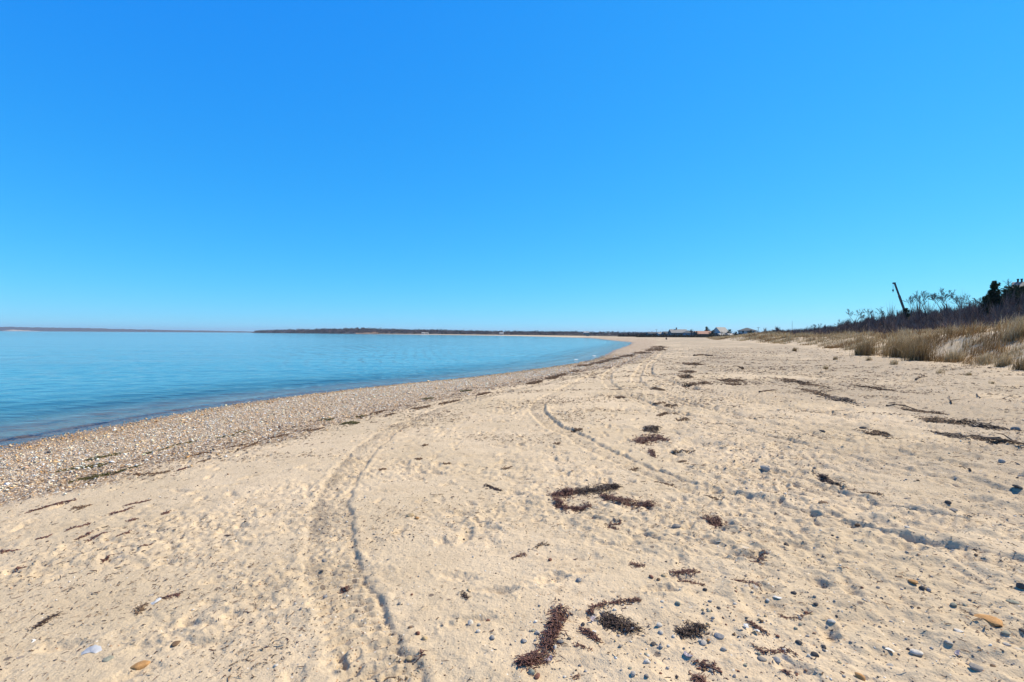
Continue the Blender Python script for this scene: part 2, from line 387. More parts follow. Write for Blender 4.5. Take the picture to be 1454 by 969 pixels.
    return k.set(c, r, b, .2)
M = {}
M['sand'] = sand_material()

# ------------------------------------------------------------------ ground: one sheet out to the horizon
print('ground')
rr = [0.25, .5, .75, 1.0, 1.2, 1.35]
r = 1.35
while r < 11000:
    r += min(max(.55*r*r/819, .0065), .03*r if r < 1200 else .06*r); rr.append(r)
rr = np.array(rr)
th = np.concatenate([np.arange(-180, -66, 2.), np.arange(-66, -50, .3), np.arange(-50, 50, .095), np.arange(50, 66, .3), np.arange(66, 180, 2.)])
th = np.radians(th); nr, na = len(rr), len(th)
RR, TH = np.meshgrid(rr, th, indexing='ij')
GX = (RR*np.sin(TH)).ravel(); GY = (RR*np.cos(TH)).ravel()
print('verts', len(GX))
Zs, Ss, Ds = H(GX, GY, True)
bd, _ = pl_dist(BELT, GX, GY)
gravel = sm(-.9, .8, bd + .35*fbm(GX/1.3, GY/1.3, 51, 3)*1.2)*sm(-3, -.3, Ss)
gravel = np.where(GY > 400, 0, gravel)
Zs = Zs + gravel*(.014*vn(GX/.11, GY/.11, 52) + .012*vn(GX/.045, GY/.045, 53)*(RR.ravel() < 22))*sm(70, 20, RR.ravel())
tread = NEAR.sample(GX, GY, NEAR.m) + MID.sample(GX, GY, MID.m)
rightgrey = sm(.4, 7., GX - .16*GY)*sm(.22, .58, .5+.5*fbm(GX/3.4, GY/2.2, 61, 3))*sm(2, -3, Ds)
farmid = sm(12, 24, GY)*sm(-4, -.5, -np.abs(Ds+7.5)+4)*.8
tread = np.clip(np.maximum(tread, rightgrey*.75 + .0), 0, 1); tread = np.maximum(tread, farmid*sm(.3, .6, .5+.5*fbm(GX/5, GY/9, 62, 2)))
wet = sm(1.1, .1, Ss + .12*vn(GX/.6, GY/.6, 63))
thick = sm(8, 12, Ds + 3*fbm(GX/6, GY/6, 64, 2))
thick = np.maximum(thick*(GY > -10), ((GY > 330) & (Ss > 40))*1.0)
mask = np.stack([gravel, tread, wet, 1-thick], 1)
c0 = np.arange(nr-1)[:, None]*na + np.arange(na)[None, :]; c1 = np.arange(nr-1)[:, None]*na + (np.arange(na)[None, :]+1) % na
Fq = np.stack([c0, c0+na, c1+na, c1], -1).reshape(-1, 4)
V = np.stack([GX, GY, Zs], 1)
V = np.concatenate([V, [[0, 0, float(H(np.array([0.]), np.array([0.]))[0])]]]); mask = np.concatenate([mask, [[0, 0, 0, 1]]])
ctr = len(V)-1; i0 = np.arange(na); Ft = np.stack([i0, (i0+1) % na, np.full(na, ctr)], -1)
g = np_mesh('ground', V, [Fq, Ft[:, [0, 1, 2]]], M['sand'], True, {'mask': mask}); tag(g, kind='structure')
me = g.data
if me.polygons[len(me.polygons)//2].normal.z < 0: me.flip_normals()

# ------------------------------------------------------------------ water
print('water')
k = NT('bay_water'); at_ = k.n('ShaderNodeVertexColor'); at_.layer_name = 'depth'
sp = k.n('ShaderNodeSeparateColor'); k.l(at_.outputs[0], sp.inputs[0])
k.set(k.mix(sp.outputs[1], (.058, .205, .24), (.04, .23, .30)), .06, None, .5)
k.b.inputs['IOR'].default_value = 1.333
mp = k.n('ShaderNodeMapping'); mp.inputs['Scale'].default_value = (1.0, 2.2, 1); mp.inputs['Rotation'].default_value = (0, 0, math.radians(-38)); k.l(k.tc, mp.inputs[0])
b = k.bump(k.noise(1.1, 3, .6, mp.outputs[0]), .7, .07)
b = k.bump(k.noise(6.5, 3, .6, mp.outputs[0]), .45, .010, b)
mp2 = k.n('ShaderNodeMapping'); mp2.inputs['Scale'].default_value = (.05, .16, 1); mp2.inputs['Rotation'].default_value = (0, 0, math.radians(-20)); k.l(k.tc, mp2.inputs[0])
b = k.bump(k.noise(1.0, 4, .6, mp2.outputs[0]), .5, .55, b)
k.l(b, k.b.inputs['Normal'])
tr = k.n('ShaderNodeBsdfRefraction'); tr.inputs['IOR'].default_value = 1.0; tr.inputs['Roughness'].default_value = 0
tp = k.n('ShaderNodeBsdfTransparent'); tp.inputs[0].default_value = (.80, .86, .86, 1)
gl = k.n('ShaderNodeBsdfGlossy'); gl.inputs['Roughness'].default_value = .05; k.l(b, gl.inputs['Normal'])
fr = k.n('ShaderNodeFresnel'); fr.inputs[0].default_value = 1.333; k.l(b, fr.inputs['Normal'])
thin = k.n('ShaderNodeMixShader'); k.l(fr.outputs[0], thin.inputs[0]); k.l(tp.outputs[0], thin.inputs[1]); k.l(gl.outputs[0], thin.inputs[2])
mx = k.n('ShaderNodeMixShader'); k.l(sp.outputs[0], mx.inputs[0]); k.l(thin.outputs[0], mx.inputs[1]); k.l(k.b.outputs[0], mx.inputs[2]); k.l(mx.outputs[0], k.out.inputs[0])
M['water'] = k.m
rw = [6.0]; r = 6.0
while r < 14000:
    r += min(max(.8*r*r/1230, .03), .035*r); rw.append(r)
rw = np.array(rw); tw = np.radians(np.concatenate([np.arange(-130, -60, 1.), np.arange(-60, -46, .3), np.arange(-46, 18, .10), np.arange(18, 70, 1.)]))
RW, TW = np.meshgrid(rw, tw, indexing='ij'); X = (RW*np.sin(TW)).ravel(); Y = (RW*np.cos(TW)).ravel()
zb, s, _ = base_h(X, Y); off = -s
ph = off + .5*fbm(X/5, Y/5, 71, 2)
am = sm(.2, 3, off)*sm(160, 25, off)
z = ZW + am*(.016*np.sin(ph*2*math.pi/1.9+2*vn(X/9, Y/9, 72)) + .011*np.sin(ph*2*math.pi/.83+3*vn(X/4, Y/4, 73))*sm(.1, -.5, vn(X/7, Y/7, 76)) + .020*fbm((X*.85+Y*.5)/1.6, (Y*.85-X*.5)/4.5, 74, 3))
lw = np.exp(-((off-.75-.25*vn(X/3, Y/3, 75))/.13)**2); z = z + .035*lw*sm(60, 20, RW.ravel())
z = z + .012*np.exp(-((off-2.1-.5*vn(X/4, Y/4, 77))/.25)**2)
dep = np.clip(ZW-zb, 0, 9); alpha = sm(.03, .70, dep)*.97
a2 = sm(15, 500, off)
nr2, na2 = RW.shape; c0 = (np.arange(nr2-1)[:, None]*na2 + np.arange(na2-1)[None, :]).ravel()
Fw = np.stack([c0, c0+1, c0+1+na2, c0+na2], -1)
keep = (off.reshape(nr2, na2)[:-1, :-1].ravel() > -2.5) & (RW[:-1, :-1].ravel() < 13900); Fw = Fw[keep]
used = np.unique(Fw); mp_ = np.full(len(X), -1); mp_[used] = np.arange(len(used)); Fw = mp_[Fw]
wt = np_mesh('water', np.stack([X, Y, z], 1)[used], [Fw], M['water'], True, {'depth': np.stack([alpha, a2, alpha*0], 1)[used]}); tag(wt, kind='structure')
if wt.data.polygons[0].normal.z < 0: wt.data.flip_normals()

# ------------------------------------------------------------------ loose shells, gravel and scraps (nobody could count them)
def chips(name, X, Y, size, cols, flat=.45, sink=.25, mat=None, asp=None, seedlift=None):
    n = len(X); base = np.array([(1, 0, 0), (.25, .9, 0), (-.85, .5, 0), (-.7, -.7, 0), (.45, -.8, 0), (.1, .05, 1), (0, 0, -.6)], float)
    Fb = np.array([(0, 1, 5), (1, 2, 5), (2, 3, 5), (3, 4, 5), (4, 0, 5), (1, 0, 6), (2, 1, 6), (3, 2, 6), (4, 3, 6), (0, 4, 6)])
    V = np.repeat(base[None], n, 0)*(1+.28*R.uniform(-1, 1, (n, 7, 1)))
    asp = R.uniform(.5, 1, n) if asp is None else asp
    V[:, :, 1] *= asp[:, None]; V[:, :, 2] *= flat*R.uniform(.5, 1.4, (n, 1))
    a = R.uniform(0, 6.283, n); tx = R.normal(0, .25, n); 
    V[:, :, 2] += V[:, :, 0]*tx[:, None]
    c, s_ = np.cos(a)[:, None], np.sin(a)[:, None]; vx = V[:, :, 0]*c-V[:, :, 1]*s_; vy = V[:, :, 0]*s_+V[:, :, 1]*c
    Z = H(X, Y) if seedlift is None else H(X, Y)+seedlift
    V = np.stack([X[:, None]+vx*size[:, None], Y[:, None]+vy*size[:, None], Z[:, None]+(V[:, :, 2]+flat*(.5-sink))*size[:, None]], -1)
    Fa = (Fb[None]+7*np.arange(n)[:, None, None]).reshape(-1, 3)
    return np_mesh(name, V.reshape(-1, 3), [Fa], mat, False, {'col': np.repeat(cols, 7, 0)})
def pick(pal, wts, n, jit=.18):
    pal = np.array(pal); i = R.choice(len(pal), n, p=np.array(wts)/sum(wts)); return np.clip(pal[i]*(1+jit*R.normal(0, 1, (n, 1))), .01, .9)
M['chip'] = vcol('shell_and_pebble', .6, .35)
n = 260000; r_ = R.uniform(5.5, 60, n)**1.0; t_ = np.radians(R.uniform(-62, 16, n)); x = r_*np.sin(t_); y = r_*np.cos(t_)
_, s, _ = base_h(x, y); b_, _ = pl_dist(BELT, x, y)
edge = b_ + .5*fbm(x/1.3, y/1.3, 51, 3)
ok = (s > -.5) & (edge > -.6) & (R.uniform(0, 1, n) < sm(-.5, 1.9, edge)*.97+.03); x, y, s, r_ = x[ok], y[ok], s[ok], r_[ok]; n = len(x); print('belt', n)
pal = [(.86, .78, .67), (.70, .56, .40), (.56, .39, .21), (.46, .26, .10), (.36, .31, .26), (.14, .10, .08), (.60, .43, .33)]
cA = pick(pal, [34, 25, 16, 7, 6, 4, 8], n)*np.array([[1.25, 1.2, 1.12]]); cB = pick(pal, [9, 20, 28, 20, 6, 14, 4], n)
kk = sm(1.2, 2.6, s + .5*vn(x/1.5, y/1.5, 81))[:, None] > R.uniform(0, 1, (n, 1)); cc = np.clip(np.where(kk, cA, cB*np.array([[1.12, 1.02, .85]])), 0, .9)
sz = R.gamma(2.6, .0038, n)*np.clip(.7+r_/28, .9, 2.2)+.004
tag(chips('shell_gravel', x, y, sz, cc, .38, .2, M['chip'], seedlift=.008), kind='stuff')
# loose gravel on the open sand
n = 90000; r_ = 1.7*(30/1.7)**R.uniform(0, 1, n); t_ = np.radians(R.uniform(-52, 52, n)); x = r_*np.sin(t_); y = r_*np.cos(t_)
b_, _ = pl_dist(BELT, x, y); _, s, d = base_h(x, y)
dn = .05 + .6*NEAR.sample(x, y, NEAR.m) + .35*sm(.5, .8, .5+.5*fbm(x/.9, y/.7, 83, 3)) + .55*sm(.5, 8, x-.1*y)*sm(.45, .7, .5+.5*fbm(x/2.6, y/1.6, 84, 3)) + .22*np.exp(-((x-1.6-.25*y)/1.0)**2)
ok = (b_ < .2) & (d < 1) & (R.uniform(0, 1, n) < dn*.62); x, y, r_ = x[ok], y[ok], r_[ok]; n = len(x); print('loose', n)
cc = pick([(.17, .15, .14), (.30, .28, .27), (.10, .07, .06), (.38, .22, .13), (.70, .66, .60), (.45, .36, .27)], [24, 20, 18, 10, 12, 16], n)
tag(chips('loose_gravel', x, y, (R.gamma(2.2, .0017, n)+.0018)*np.clip(.6+r_/9, .75, 2.2), cc, .6, .3, M['chip']), kind='stuff')
# dark weed scraps
def scraps(name, x, y, L, W, cols, mat):
    n = len(x); z = H(x, y); a = R.uniform(0, 6.283, n); b1 = a + R.normal(0, .7, n); b2 = b1 + R.normal(0, .9, n)
    pts = [np.stack([x, y, z+.004], -1)]
    for ang in (a, b1, b2):
        q = pts[-1] + np.stack([np.cos(ang)*L/3, np.sin(ang)*L/3, R.uniform(-.15, .25, n)*L/3], -1); pts.append(q)
    V = []
    for i, q in enumerate(pts):
        wv = W*(.4 if i in (0, 3) else 1); off_ = np.stack([-np.sin(a)*wv, np.cos(a)*wv, wv*0+wv*.8], -1); V += [q+off_, q-np.stack([-np.sin(a)*wv, np.cos(a)*wv, wv*0], -1)]
    V = np.stack(V, 1); Fb = np.array([(0, 1, 3, 2), (2, 3, 5, 4), (4, 5, 7, 6)]); Fa = (Fb[None]+8*np.arange(n)[:, None, None]).reshape(-1, 4)
    V[:, :, 2] = np.maximum(V[:, :, 2], z[:, None]+.001)
    return np_mesh(name, V.reshape(-1, 3), [Fa], mat, False, {'col': np.repeat(cols, 8, 0)})
M['weedcol'] = vcol('dried_weed', .75, .3)
n = 190000; r_ = 1.8*(75/1.8)**R.uniform(0, 1, n)**.8; t_ = np.radians(R.uniform(-52, 50, n)); x = r_*np.sin(t_); y = r_*np.cos(t_)
b_, _ = pl_dist(BELT, x, y); _, s, d = base_h(x, y)
dn = .03 + .7*sm(.50, .75, .5+.5*fbm(x/1.6, y/.9, 86, 3))*(.5+1.2*sm(5, 12, y)) + .9*np.exp(-((b_-.1)/.65)**2)*sm(5, 8, y) + .95*np.exp(-((d+9)/4.0)**2)*sm(11, 18, y)*sm(.4, .7, .5+.5*fbm(x/2.5, y/1.2, 87, 2)) + .5*np.exp(-((x-1.9-.22*y)/.9)**2)*sm(4, 6, y)*sm(.4, .6, .5+.5*fbm(x/.8, y/1.0, 88, 2))
ok = (d < 0) & (b_ < 1.2) & (R.uniform(0, 1, n) < dn*.85); x, y, r_ = x[ok], y[ok], r_[ok]; n = len(x); print('scraps', n)
tag(scraps('weed_scraps', x, y, R.gamma(3, .010, n)*np.clip(r_/7, .6, 4)+.012, (R.gamma(3, .0006, n)+.0008)*np.clip(r_/5, .8, 6), pick([(.075, .035, .028), (.12, .07, .04), (.20, .13, .075), (.05, .03, .025)], [4, 3, 2, 3], n), M['weedcol']), kind='stuff')

# ------------------------------------------------------------------ seaweed clumps, each a thing
def weed_mat(name, a, b_, rough=.55):
    k = NT(name); c = k.mix(k.ramp(k.noise(60, 3, .7), [(.35, 0.), (.65, 1.)]), a, b_); return k.set(c, rough, k.bump(k.noise(200, 2), .4, .002), .45)
WM = {'maroon': weed_mat('maroon_seaweed', (.065, .024, .018), (.25, .115, .080)), 'brown': weed_mat('brown_seaweed', (.085, .05, .028), (.26, .155, .085), .75),
      'olive': weed_mat('olive_algae', (.045, .04, .008), (.14, .12, .025), .7), 'black': weed_mat('black_seaweed', (.035, .022, .017), (.13, .075, .052))}
def px_m(px, py): x, y = at(px, py); return F_PX/ (Vector((x, y, -EYE.z+.0)).dot(fw))
def weed(pts, half, kind, label, group=None, dens=1.0, lift=1.0, name='seaweed_clump', cat='seaweed'):
    """tangled strands heaped along a line on the sand; pts are places on the beach, half its half width in reference pixels"""
    W_ = [at(*p) for p in pts]
    if len(W_) == 1: W_ = [(W_[0][0]-.5*half/px_m(*pts[0]), W_[0][1]), (W_[0][0]+.5*half/px_m(*pts[0]), W_[0][1])]
    sc_ = sum(px_m(*p) for p in pts)/len(pts); hw = half/sc_
    dist = math.hypot(W_[0][0], W_[0][1])
    hy = half*dist*dist/1163*.72*min(1, (22/dist)**.8)
    ox, oy = sum(p[0] for p in W_)/len(W_), sum(p[1] for p in W_)/len(W_)
    L = sum(math.hypot(b[0]-a[0], b[1]-a[1]) for a, b in zip(W_[:-1], W_[1:])) + 2*hw
    rad = max(.0013, .00030*min(dist, 45)*1.2); n = int(min(620, dens*min(1, (9/dist)**1.55)*max(30, (L+hy)*(hw+hy)*1.0/(rad*.075))))
    seg = 5; P_ = []; HH = []
    cum = np.cumsum([0]+[math.hypot(b[0]-a[0], b[1]-a[1]) for a, b in zip(W_[:-1], W_[1:])])
    xs = [p[0] for p in W_]; ys = [p[1] for p in W_]
    t = R.uniform(0, cum[-1], n*3); gp = vn(t/(.35+dist*.05), t*0+ox*1.7, 92) + R.uniform(-.3, .3, n*3); t = t[np.argsort(-gp)[:n]] if dist > 9 and name == 'weed_strip' else t[:n]; cx = np.interp(t, cum, xs); cy = np.interp(t, cum, ys)
    wob = .65+.5*vn(t/(hw*1.2+.01), t*0+ox*3, 91)
    ga = np.clip(R.standard_t(4, n)*.42, -1.9, 1.9); gb = np.clip(R.standard_t(4, n)*.42, -1.9, 1.9)
    wob = .35+.55*(1+vn(t/(hw*1.6+.02), t*0+ox*3, 91)); x = cx+ga*hw*wob; y = cy+gb*hy*wob
    heap = np.exp(-(ga**2+gb**2)*1.4)*min(.04, hw*.55)*lift
    a = R.uniform(0, 6.283, n); ln = R.uniform(.5, 1.3, n)*min(.09, max(.03, hw*1.2))*max(1, dist/7)
    zc = R.uniform(0, 1, n)*heap
    ring = []
    for i in range(seg):
        ring.append(np.stack([x, y, zc], -1)); a = a + R.normal(0, .75, n)
        x = x+np.cos(a)*ln/seg; y = y+np.sin(a)*ln/seg; zc = np.clip(zc+R.normal(0, .25, n)*ln/seg, 0, .06)
    C = np.stack(ring, 1)                                               # n,seg,3
    g_ = H(C[:, :, 0].ravel(), C[:, :, 1].ravel()).reshape(n, seg); C[:, :, 2] += g_ + rad*.6
    k3 = 3; an = np.arange(k3)*2*math.pi/k3; D = np.gradient(C, axis=1); D /= np.linalg.norm(D, axis=2, keepdims=True)+1e-9
    A = np.stack([-D[:, :, 1], D[:, :, 0], 0*D[:, :, 0]], -1); A /= np.linalg.norm(A, axis=2, keepdims=True)+1e-9; Bv = np.cross(D, A)
    rs = rad*R.uniform(.6, 1.7, (n, 1, 1, 1))*np.array([.5, 1, 1.1, .9, .3])[None, :, None, None]
    V = C[:, :, None, :] + rs*(A[:, :, None, :]*np.cos(an)[None, None, :, None]*R.uniform(1, 2.2, (n, 1, 1, 1)) + Bv[:, :, None, :]*np.sin(an)[None, None, :, None])
    oz = float(H(np.array([ox]), np.array([oy]))[0]); V = V.reshape(-1, 3) - np.array([ox, oy, oz])
    Fb = np.array([(i*3+j, i*3+(j+1) % 3, (i+1)*3+(j+1) % 3, (i+1)*3+j) for i in range(seg-1) for j in range(3)])
    Fa = (Fb[None]+seg*3*np.arange(n)[:, None, None]).reshape(-1, 4)
    o = np_mesh(name, V, [Fa], WM[kind]); o.location = (ox, oy, oz); tag(o, label, cat, group); return o
print('seaweed')
BIG = [
 ([(797, 868), (791, 882), (784, 900), (777, 922)], 12, 'maroon', 'upright dark maroon seaweed heap, tallest of the clumps at the bottom centre of the beach', 1.5),
 ([(768, 936), (752, 943), (741, 949)], 13, 'maroon', 'maroon seaweed heap beside two rounded stones at the bottom edge', 1.4),
 ([(834, 872), (846, 862), (862, 858), (880, 856), (908, 853)], 5, 'maroon', 'curved arm of maroon seaweed arching over a wider clump', 1.4),
 ([(858, 880), (874, 884), (888, 888), (902, 892)], 11, 'black', 'wide blackish seaweed clump under the curved seaweed arm', 1.5),
 ([(828, 893), (838, 902), (850, 911)], 8, 'maroon', 'small slanting maroon seaweed clump with a white pebble in it', 1.1),
 ([(817, 917), (826, 921), (838, 923)], 4, 'maroon', 'thin maroon seaweed wisp just below the slanting seaweed clump', .8),
 ([(966, 902), (978, 899), (990, 895), (999, 894)], 9, 'black', 'round blackish seaweed tangle next to a flat blue-grey stone', 1.4),
 ([(984, 940), (996, 943), (1012, 946), (1025, 957)], 5, 'maroon', 'seaweed strand trailing right from the upturned purple shell', 1.1),
 ([(988, 962), (1000, 965)], 10, 'maroon', 'maroon seaweed clump cut off by the bottom edge right of centre', 1.2),
 ([(1063, 886), (1073, 894), (1087, 900)], 5, 'maroon', 'small maroon seaweed clump holding pale shells', .9),
 ([(1067, 919), (1082, 926), (1098, 928), (1115, 926), (1131, 931)], 5, 'maroon', 'long loose seaweed string with pebbles caught in it, lower right', .9),
 ([(954, 815), (970, 813), (990, 811)], 5, 'maroon', 'upper bar of a forked maroon seaweed clump beside three small stones', 1.3),
 ([(962, 821), (978, 826), (998, 829)], 3.5, 'maroon', 'lower prong of the forked seaweed clump beside three small stones', 1.1),
 ([(893, 800), (904, 804), (914, 801)], 4, 'maroon', 'sparse seaweed wisp left of the forked clump', .7),
 ([(863, 744), (876, 742), (886, 739)], 2.6, 'maroon', 'thin maroon seaweed bar above the sparse wisp', 1.0),
 ([(867, 745), (877, 751)], 2.2, 'maroon', 'short leg of seaweed under the thin maroon bar', .9),
 ([(1005, 741), (1014, 740), (1022, 741)], 6, 'maroon', 'compact dark seaweed knot on the sand right of centre', 1.4),
 ([(787, 706), (801, 701), (815, 699)], 8, 'maroon', 'left end of the broad dark seaweed mat in mid beach', .8),
 ([(820, 699), (845, 697), (877, 692)], 8, 'black', 'long upper bar of the broad dark seaweed mat in mid beach', .8),
 ([(790, 713), (801, 721), (825, 724), (836, 720)], 6, 'maroon', 'lower left curl of the broad seaweed mat in mid beach', 1.1),
 ([(857, 707), (880, 714), (905, 717), (930, 720)], 8, 'maroon', 'scattered lower right tail of the broad seaweed mat', .8),
 ([(918, 612), (925, 610), (930, 608)], 4.5, 'black', 'small black seaweed lump beside the wheel ruts', 1.5),
 ([(905, 629), (918, 625), (934, 622), (944, 625)], 6, 'maroon', 'ragged reddish seaweed patch just below the black lump', 1.0),
 ([(925, 641), (928, 649)], 3, 'maroon', 'small reddish seaweed trail under the ragged patch', .8),
 ([(1076, 803), (1083, 796), (1087, 790)], 5, 'maroon', 'loose seaweed curl among pebbles right of the forked clump', .6),
 ([(1045, 826), (1056, 830), (1078, 833)], 4, 'maroon', 'thin seaweed string on sand right of the forked clump', .8),
 ([(1106, 874), (1118, 880), (1136, 878), (1146, 870)], 3.5, 'maroon', 'seaweed bits mixed with pebbles at lower right', .6),
 ([(1114, 957), (1120, 960)], 4, 'maroon', 'tiny maroon seaweed tuft near the bottom edge, lower right', .8),
 ([(50, 893), (62, 883), (76, 876), (84, 873)], 4.5, 'black', 'tangled dark seaweed wisp alone on smooth sand at lower left', .8),
 ([(195, 873), (200, 864), (205, 859)], 3.5, 'brown', 'small brown seaweed curl in a footprint at lower left', .6),
 ([(229, 850), (240, 847), (256, 845)], 3.2, 'maroon', 'dark seaweed wisp touching a white shell at lower left', .9),
 ([(42, 727), (60, 722), (80, 716), (103, 712)], 2.2, 'maroon', 'long dark seaweed streak below the shell bank at far left', 1.1),
 ([(104, 721), (118, 721), (127, 719)], 2.4, 'brown', 'short brown weed smear right of the long streak at far left', .7),
 ([(484, 837), (490, 835), (495, 838)], 3.5, 'maroon', 'tiny maroon seaweed tuft between the left wheel ruts', 1.2),
 ([(656, 846), (663, 852)], 4, 'black', 'tiny black seaweed tuft above the egg shaped white pebble', 1.0),
 ([(545, 964), (575, 966), (592, 960)], 2.5, 'brown', 'brown seaweed strand at the bottom edge left of centre', .7),
 ([(587, 938), (597, 933), (601, 926)], 2.5, 'maroon', 'curled maroon strand beside a tan stone at bottom centre left', .7),
 ([(811, 965), (825, 958)], 4, 'maroon', 'small maroon tuft at bottom centre below the thin wisp', .7),
 ([(727, 793), (738, 789), (746, 787)], 3.4, 'maroon', 'small seaweed scrap in the centre beside faint footprints', .8),
 ([(760, 781), (770, 773), (783, 777)], 2.4, 'brown', 'arched thin brown weed wisp near the centre', .6),
 ([(690, 690), (697, 693), (711, 697)], 3, 'black', 'small black weed knot in the churned centre sand', 1.1),
 ([(1168, 676), (1176, 683), (1187, 688)], 4.5, 'black', 'dark weed and grit lump in the right hand wheel rut', 1.1),
 ([(1224, 699), (1238, 702), (1250, 704)], 3, 'brown', 'brown weed bar beside the right hand wheel rut', .9),
 ([(1288, 583), (1312, 585), (1339, 588)], 2.6, 'brown', 'brown weed drift leading off a thin stick on the right', 1.0),
 ([(1320, 598), (1345, 600), (1380, 602)], 4.0, 'brown', 'broad rusty brown weed drift above the long branch on the right', 1.2),
 ([(1386, 607), (1394, 603), (1400, 606)], 4.5, 'black', 'black weed lump at the right end of the rusty drift', 1.5),
 ([(1330, 618), (1350, 621), (1372, 620)], 3.2, 'black', 'dark weed tangle at the butt of the long branch', 1.1),
 ([(1390, 624), (1415, 629), (1440, 631)], 4.0, 'brown', 'brown weed heaped along the long branch at the right edge', 1.1),
 ([(1240, 617), (1247, 619), (1251, 614)], 4, 'brown', 'rusty brown weed stub left of the long branch', 1.5),
 ([(1122, 540), (1130, 542), (1138, 545)], 2.4, 'brown', 'brown weed patch below the dune end, right of the ruts', 1.2),
 ([(1225, 550), (1240, 552), (1256, 553)], 2.0, 'brown', 'flat brown weed patch below the dark grass clumps', 1.1),
 ([(1146, 554), (1156, 557), (1170, 562)], 2.0, 'brown', 'thin brown weed drift right of the short dark stick', 1.0),
 ([(1188, 570), (1196, 567)], 3, 'black', 'small dark weed lump on gravelly sand right of centre', 1.3),
]
for pts, half, kind, lab, dens in BIG: weed(pts, half, kind, lab, dens=dens)
OLIVE = [([(128, 652), (145, 650), (160, 646), (176, 644)], 2.6, 'bright olive algae streak, highest and greenest on the shell bank at left'),
 ([(85, 669), (97, 667), (115, 664), (148, 661)], 2.6, 'olive algae streak left of and below the brightest one on the shell bank'),
 ([(104, 684), (125, 679), (155, 674)], 3.4, 'thickest dark olive algae mat at the lower edge of the shell bank'),
 ([(166, 672), (180, 667), (198, 663)], 2.6, 'olive algae mat right of the thickest one on the shell bank'),
 ([(205, 645), (232, 639), (250, 632), (277, 627)], 2.0, 'long thin olive weed line higher on the shell bank'),
 ([(310, 622), (328, 619)], 1.8, 'short olive algae dash on the shell bank near the water'),
 ([(334, 616), (348, 613)], 1.6, 'smaller olive dash right of another one near the water'),
 ([(454, 597), (474, 596)], 1.8, 'olive algae dash above the brown wrack line in mid bank'),
 ([(486, 602), (497, 600), (507, 602)], 2.2, 'dark olive algae pad at the sand edge of the bank'),
 ([(506, 593), (518, 591)], 1.6, 'olive algae dash right of the dark pad'),
 ([(600, 567), (616, 566)], 1.4, 'faint olive dash in the middle of the far shell bank'),
 ([(654, 556), (669, 555)], 1.3, 'farthest small olive dash on the shell bank')]
for pts, half, lab in OLIVE: weed(pts, half, 'olive', lab, dens=1.2, lift=.7, name='algae_streak', cat='algae')
LINE = [[(192, 675), (215, 674), (240, 671)], [(238, 653), (265, 649), (294, 643)], [(300, 641), (325, 636), (350, 631)], [(283, 656), (297, 653)], [(340, 639), (358, 632), (377, 624)], [(380, 623), (400, 619), (418, 616)],
 [(428, 613), (445, 611), (459, 608)], [(527, 588), (540, 586), (550, 583)], [(551, 589), (560, 588)], [(585, 581), (598, 579), (610, 577)], [(625, 574), (640, 571), (652, 569)], [(680, 561), (700, 557)],
 [(780, 538), (800, 532), (820, 527)], [(738, 548), (757, 544), (770, 541)], [(813, 522), (828, 520), (840, 518)], [(845, 517), (861, 513)], [(865, 512), (882, 508), (899, 504)], [(903, 503), (918, 500), (932, 497)], [(931, 497), (937, 492)]]
for pts in LINE: weed(pts, 1.9, 'brown', 'dark brown weed strip of the broken wrack line where shell bank meets sand', 'wrack line strips', 1.0, .6, 'weed_strip', 'seaweed')
SM_L = [[(156, 730), (172, 727), (186, 722)], [(178, 718), (196, 714), (211, 711)], [(182, 740), (192, 738)], [(231, 729), (241, 727)], [(94, 753), (110, 749), (126, 744)], [(110, 765), (128, 758)], [(125, 767), (138, 763), (151, 758)],
 [(169, 760), (185, 756)], [(0, 787), (12, 785), (25, 783)], [(200, 780), (215, 776)], [(143, 796), (158, 791)], [(55, 766), (68, 762)], [(255, 668), (262, 666)], [(22, 811), (34, 806)]]
for pts in SM_L: weed(pts, 1.9, 'maroon', 'small dark weed scrap lying slantwise on the smooth sand at left', 'small weed scraps on the left sand', 1.0, .7, 'seaweed_scrap', 'seaweed')
SM_C = [[(930, 574), (945, 572)], [(945, 577), (960, 576)], [(962, 597), (976, 595)], [(935, 591), (948, 587), (960, 586)], [(953, 643), (970, 642), (985, 644)], [(962, 656), (974, 656)], [(985, 660), (1000, 664)], [(811, 612), (826, 611)], [(786, 632), (795, 630)],
 [(930, 684), (945, 687), (958, 688)], [(968, 548), (980, 547), (990, 545)], [(995, 544), (1006, 544)], [(1024, 541), (1038, 541), (1051, 540)], [(1036, 546), (1048, 546)], [(968, 536), (978, 535)], [(978, 518), (990, 517)], [(972, 529), (980, 528)], [(876, 565), (892, 564)],
 [(925, 552), (940, 554)], [(600, 634), (607, 632)], [(715, 665), (726, 663)], [(590, 654), (600, 653)], [(983, 701), (1003, 705), (1022, 711)], [(895, 668), (905, 664)], [(540, 668), (548, 665)], [(630, 660), (640, 658)]]
for pts in SM_C: weed(pts, 1.9, 'brown', 'small dark weed scrap on the trodden sand of mid beach', 'small weed scraps on mid beach', 1.1, .8, 'seaweed_scrap', 'seaweed')

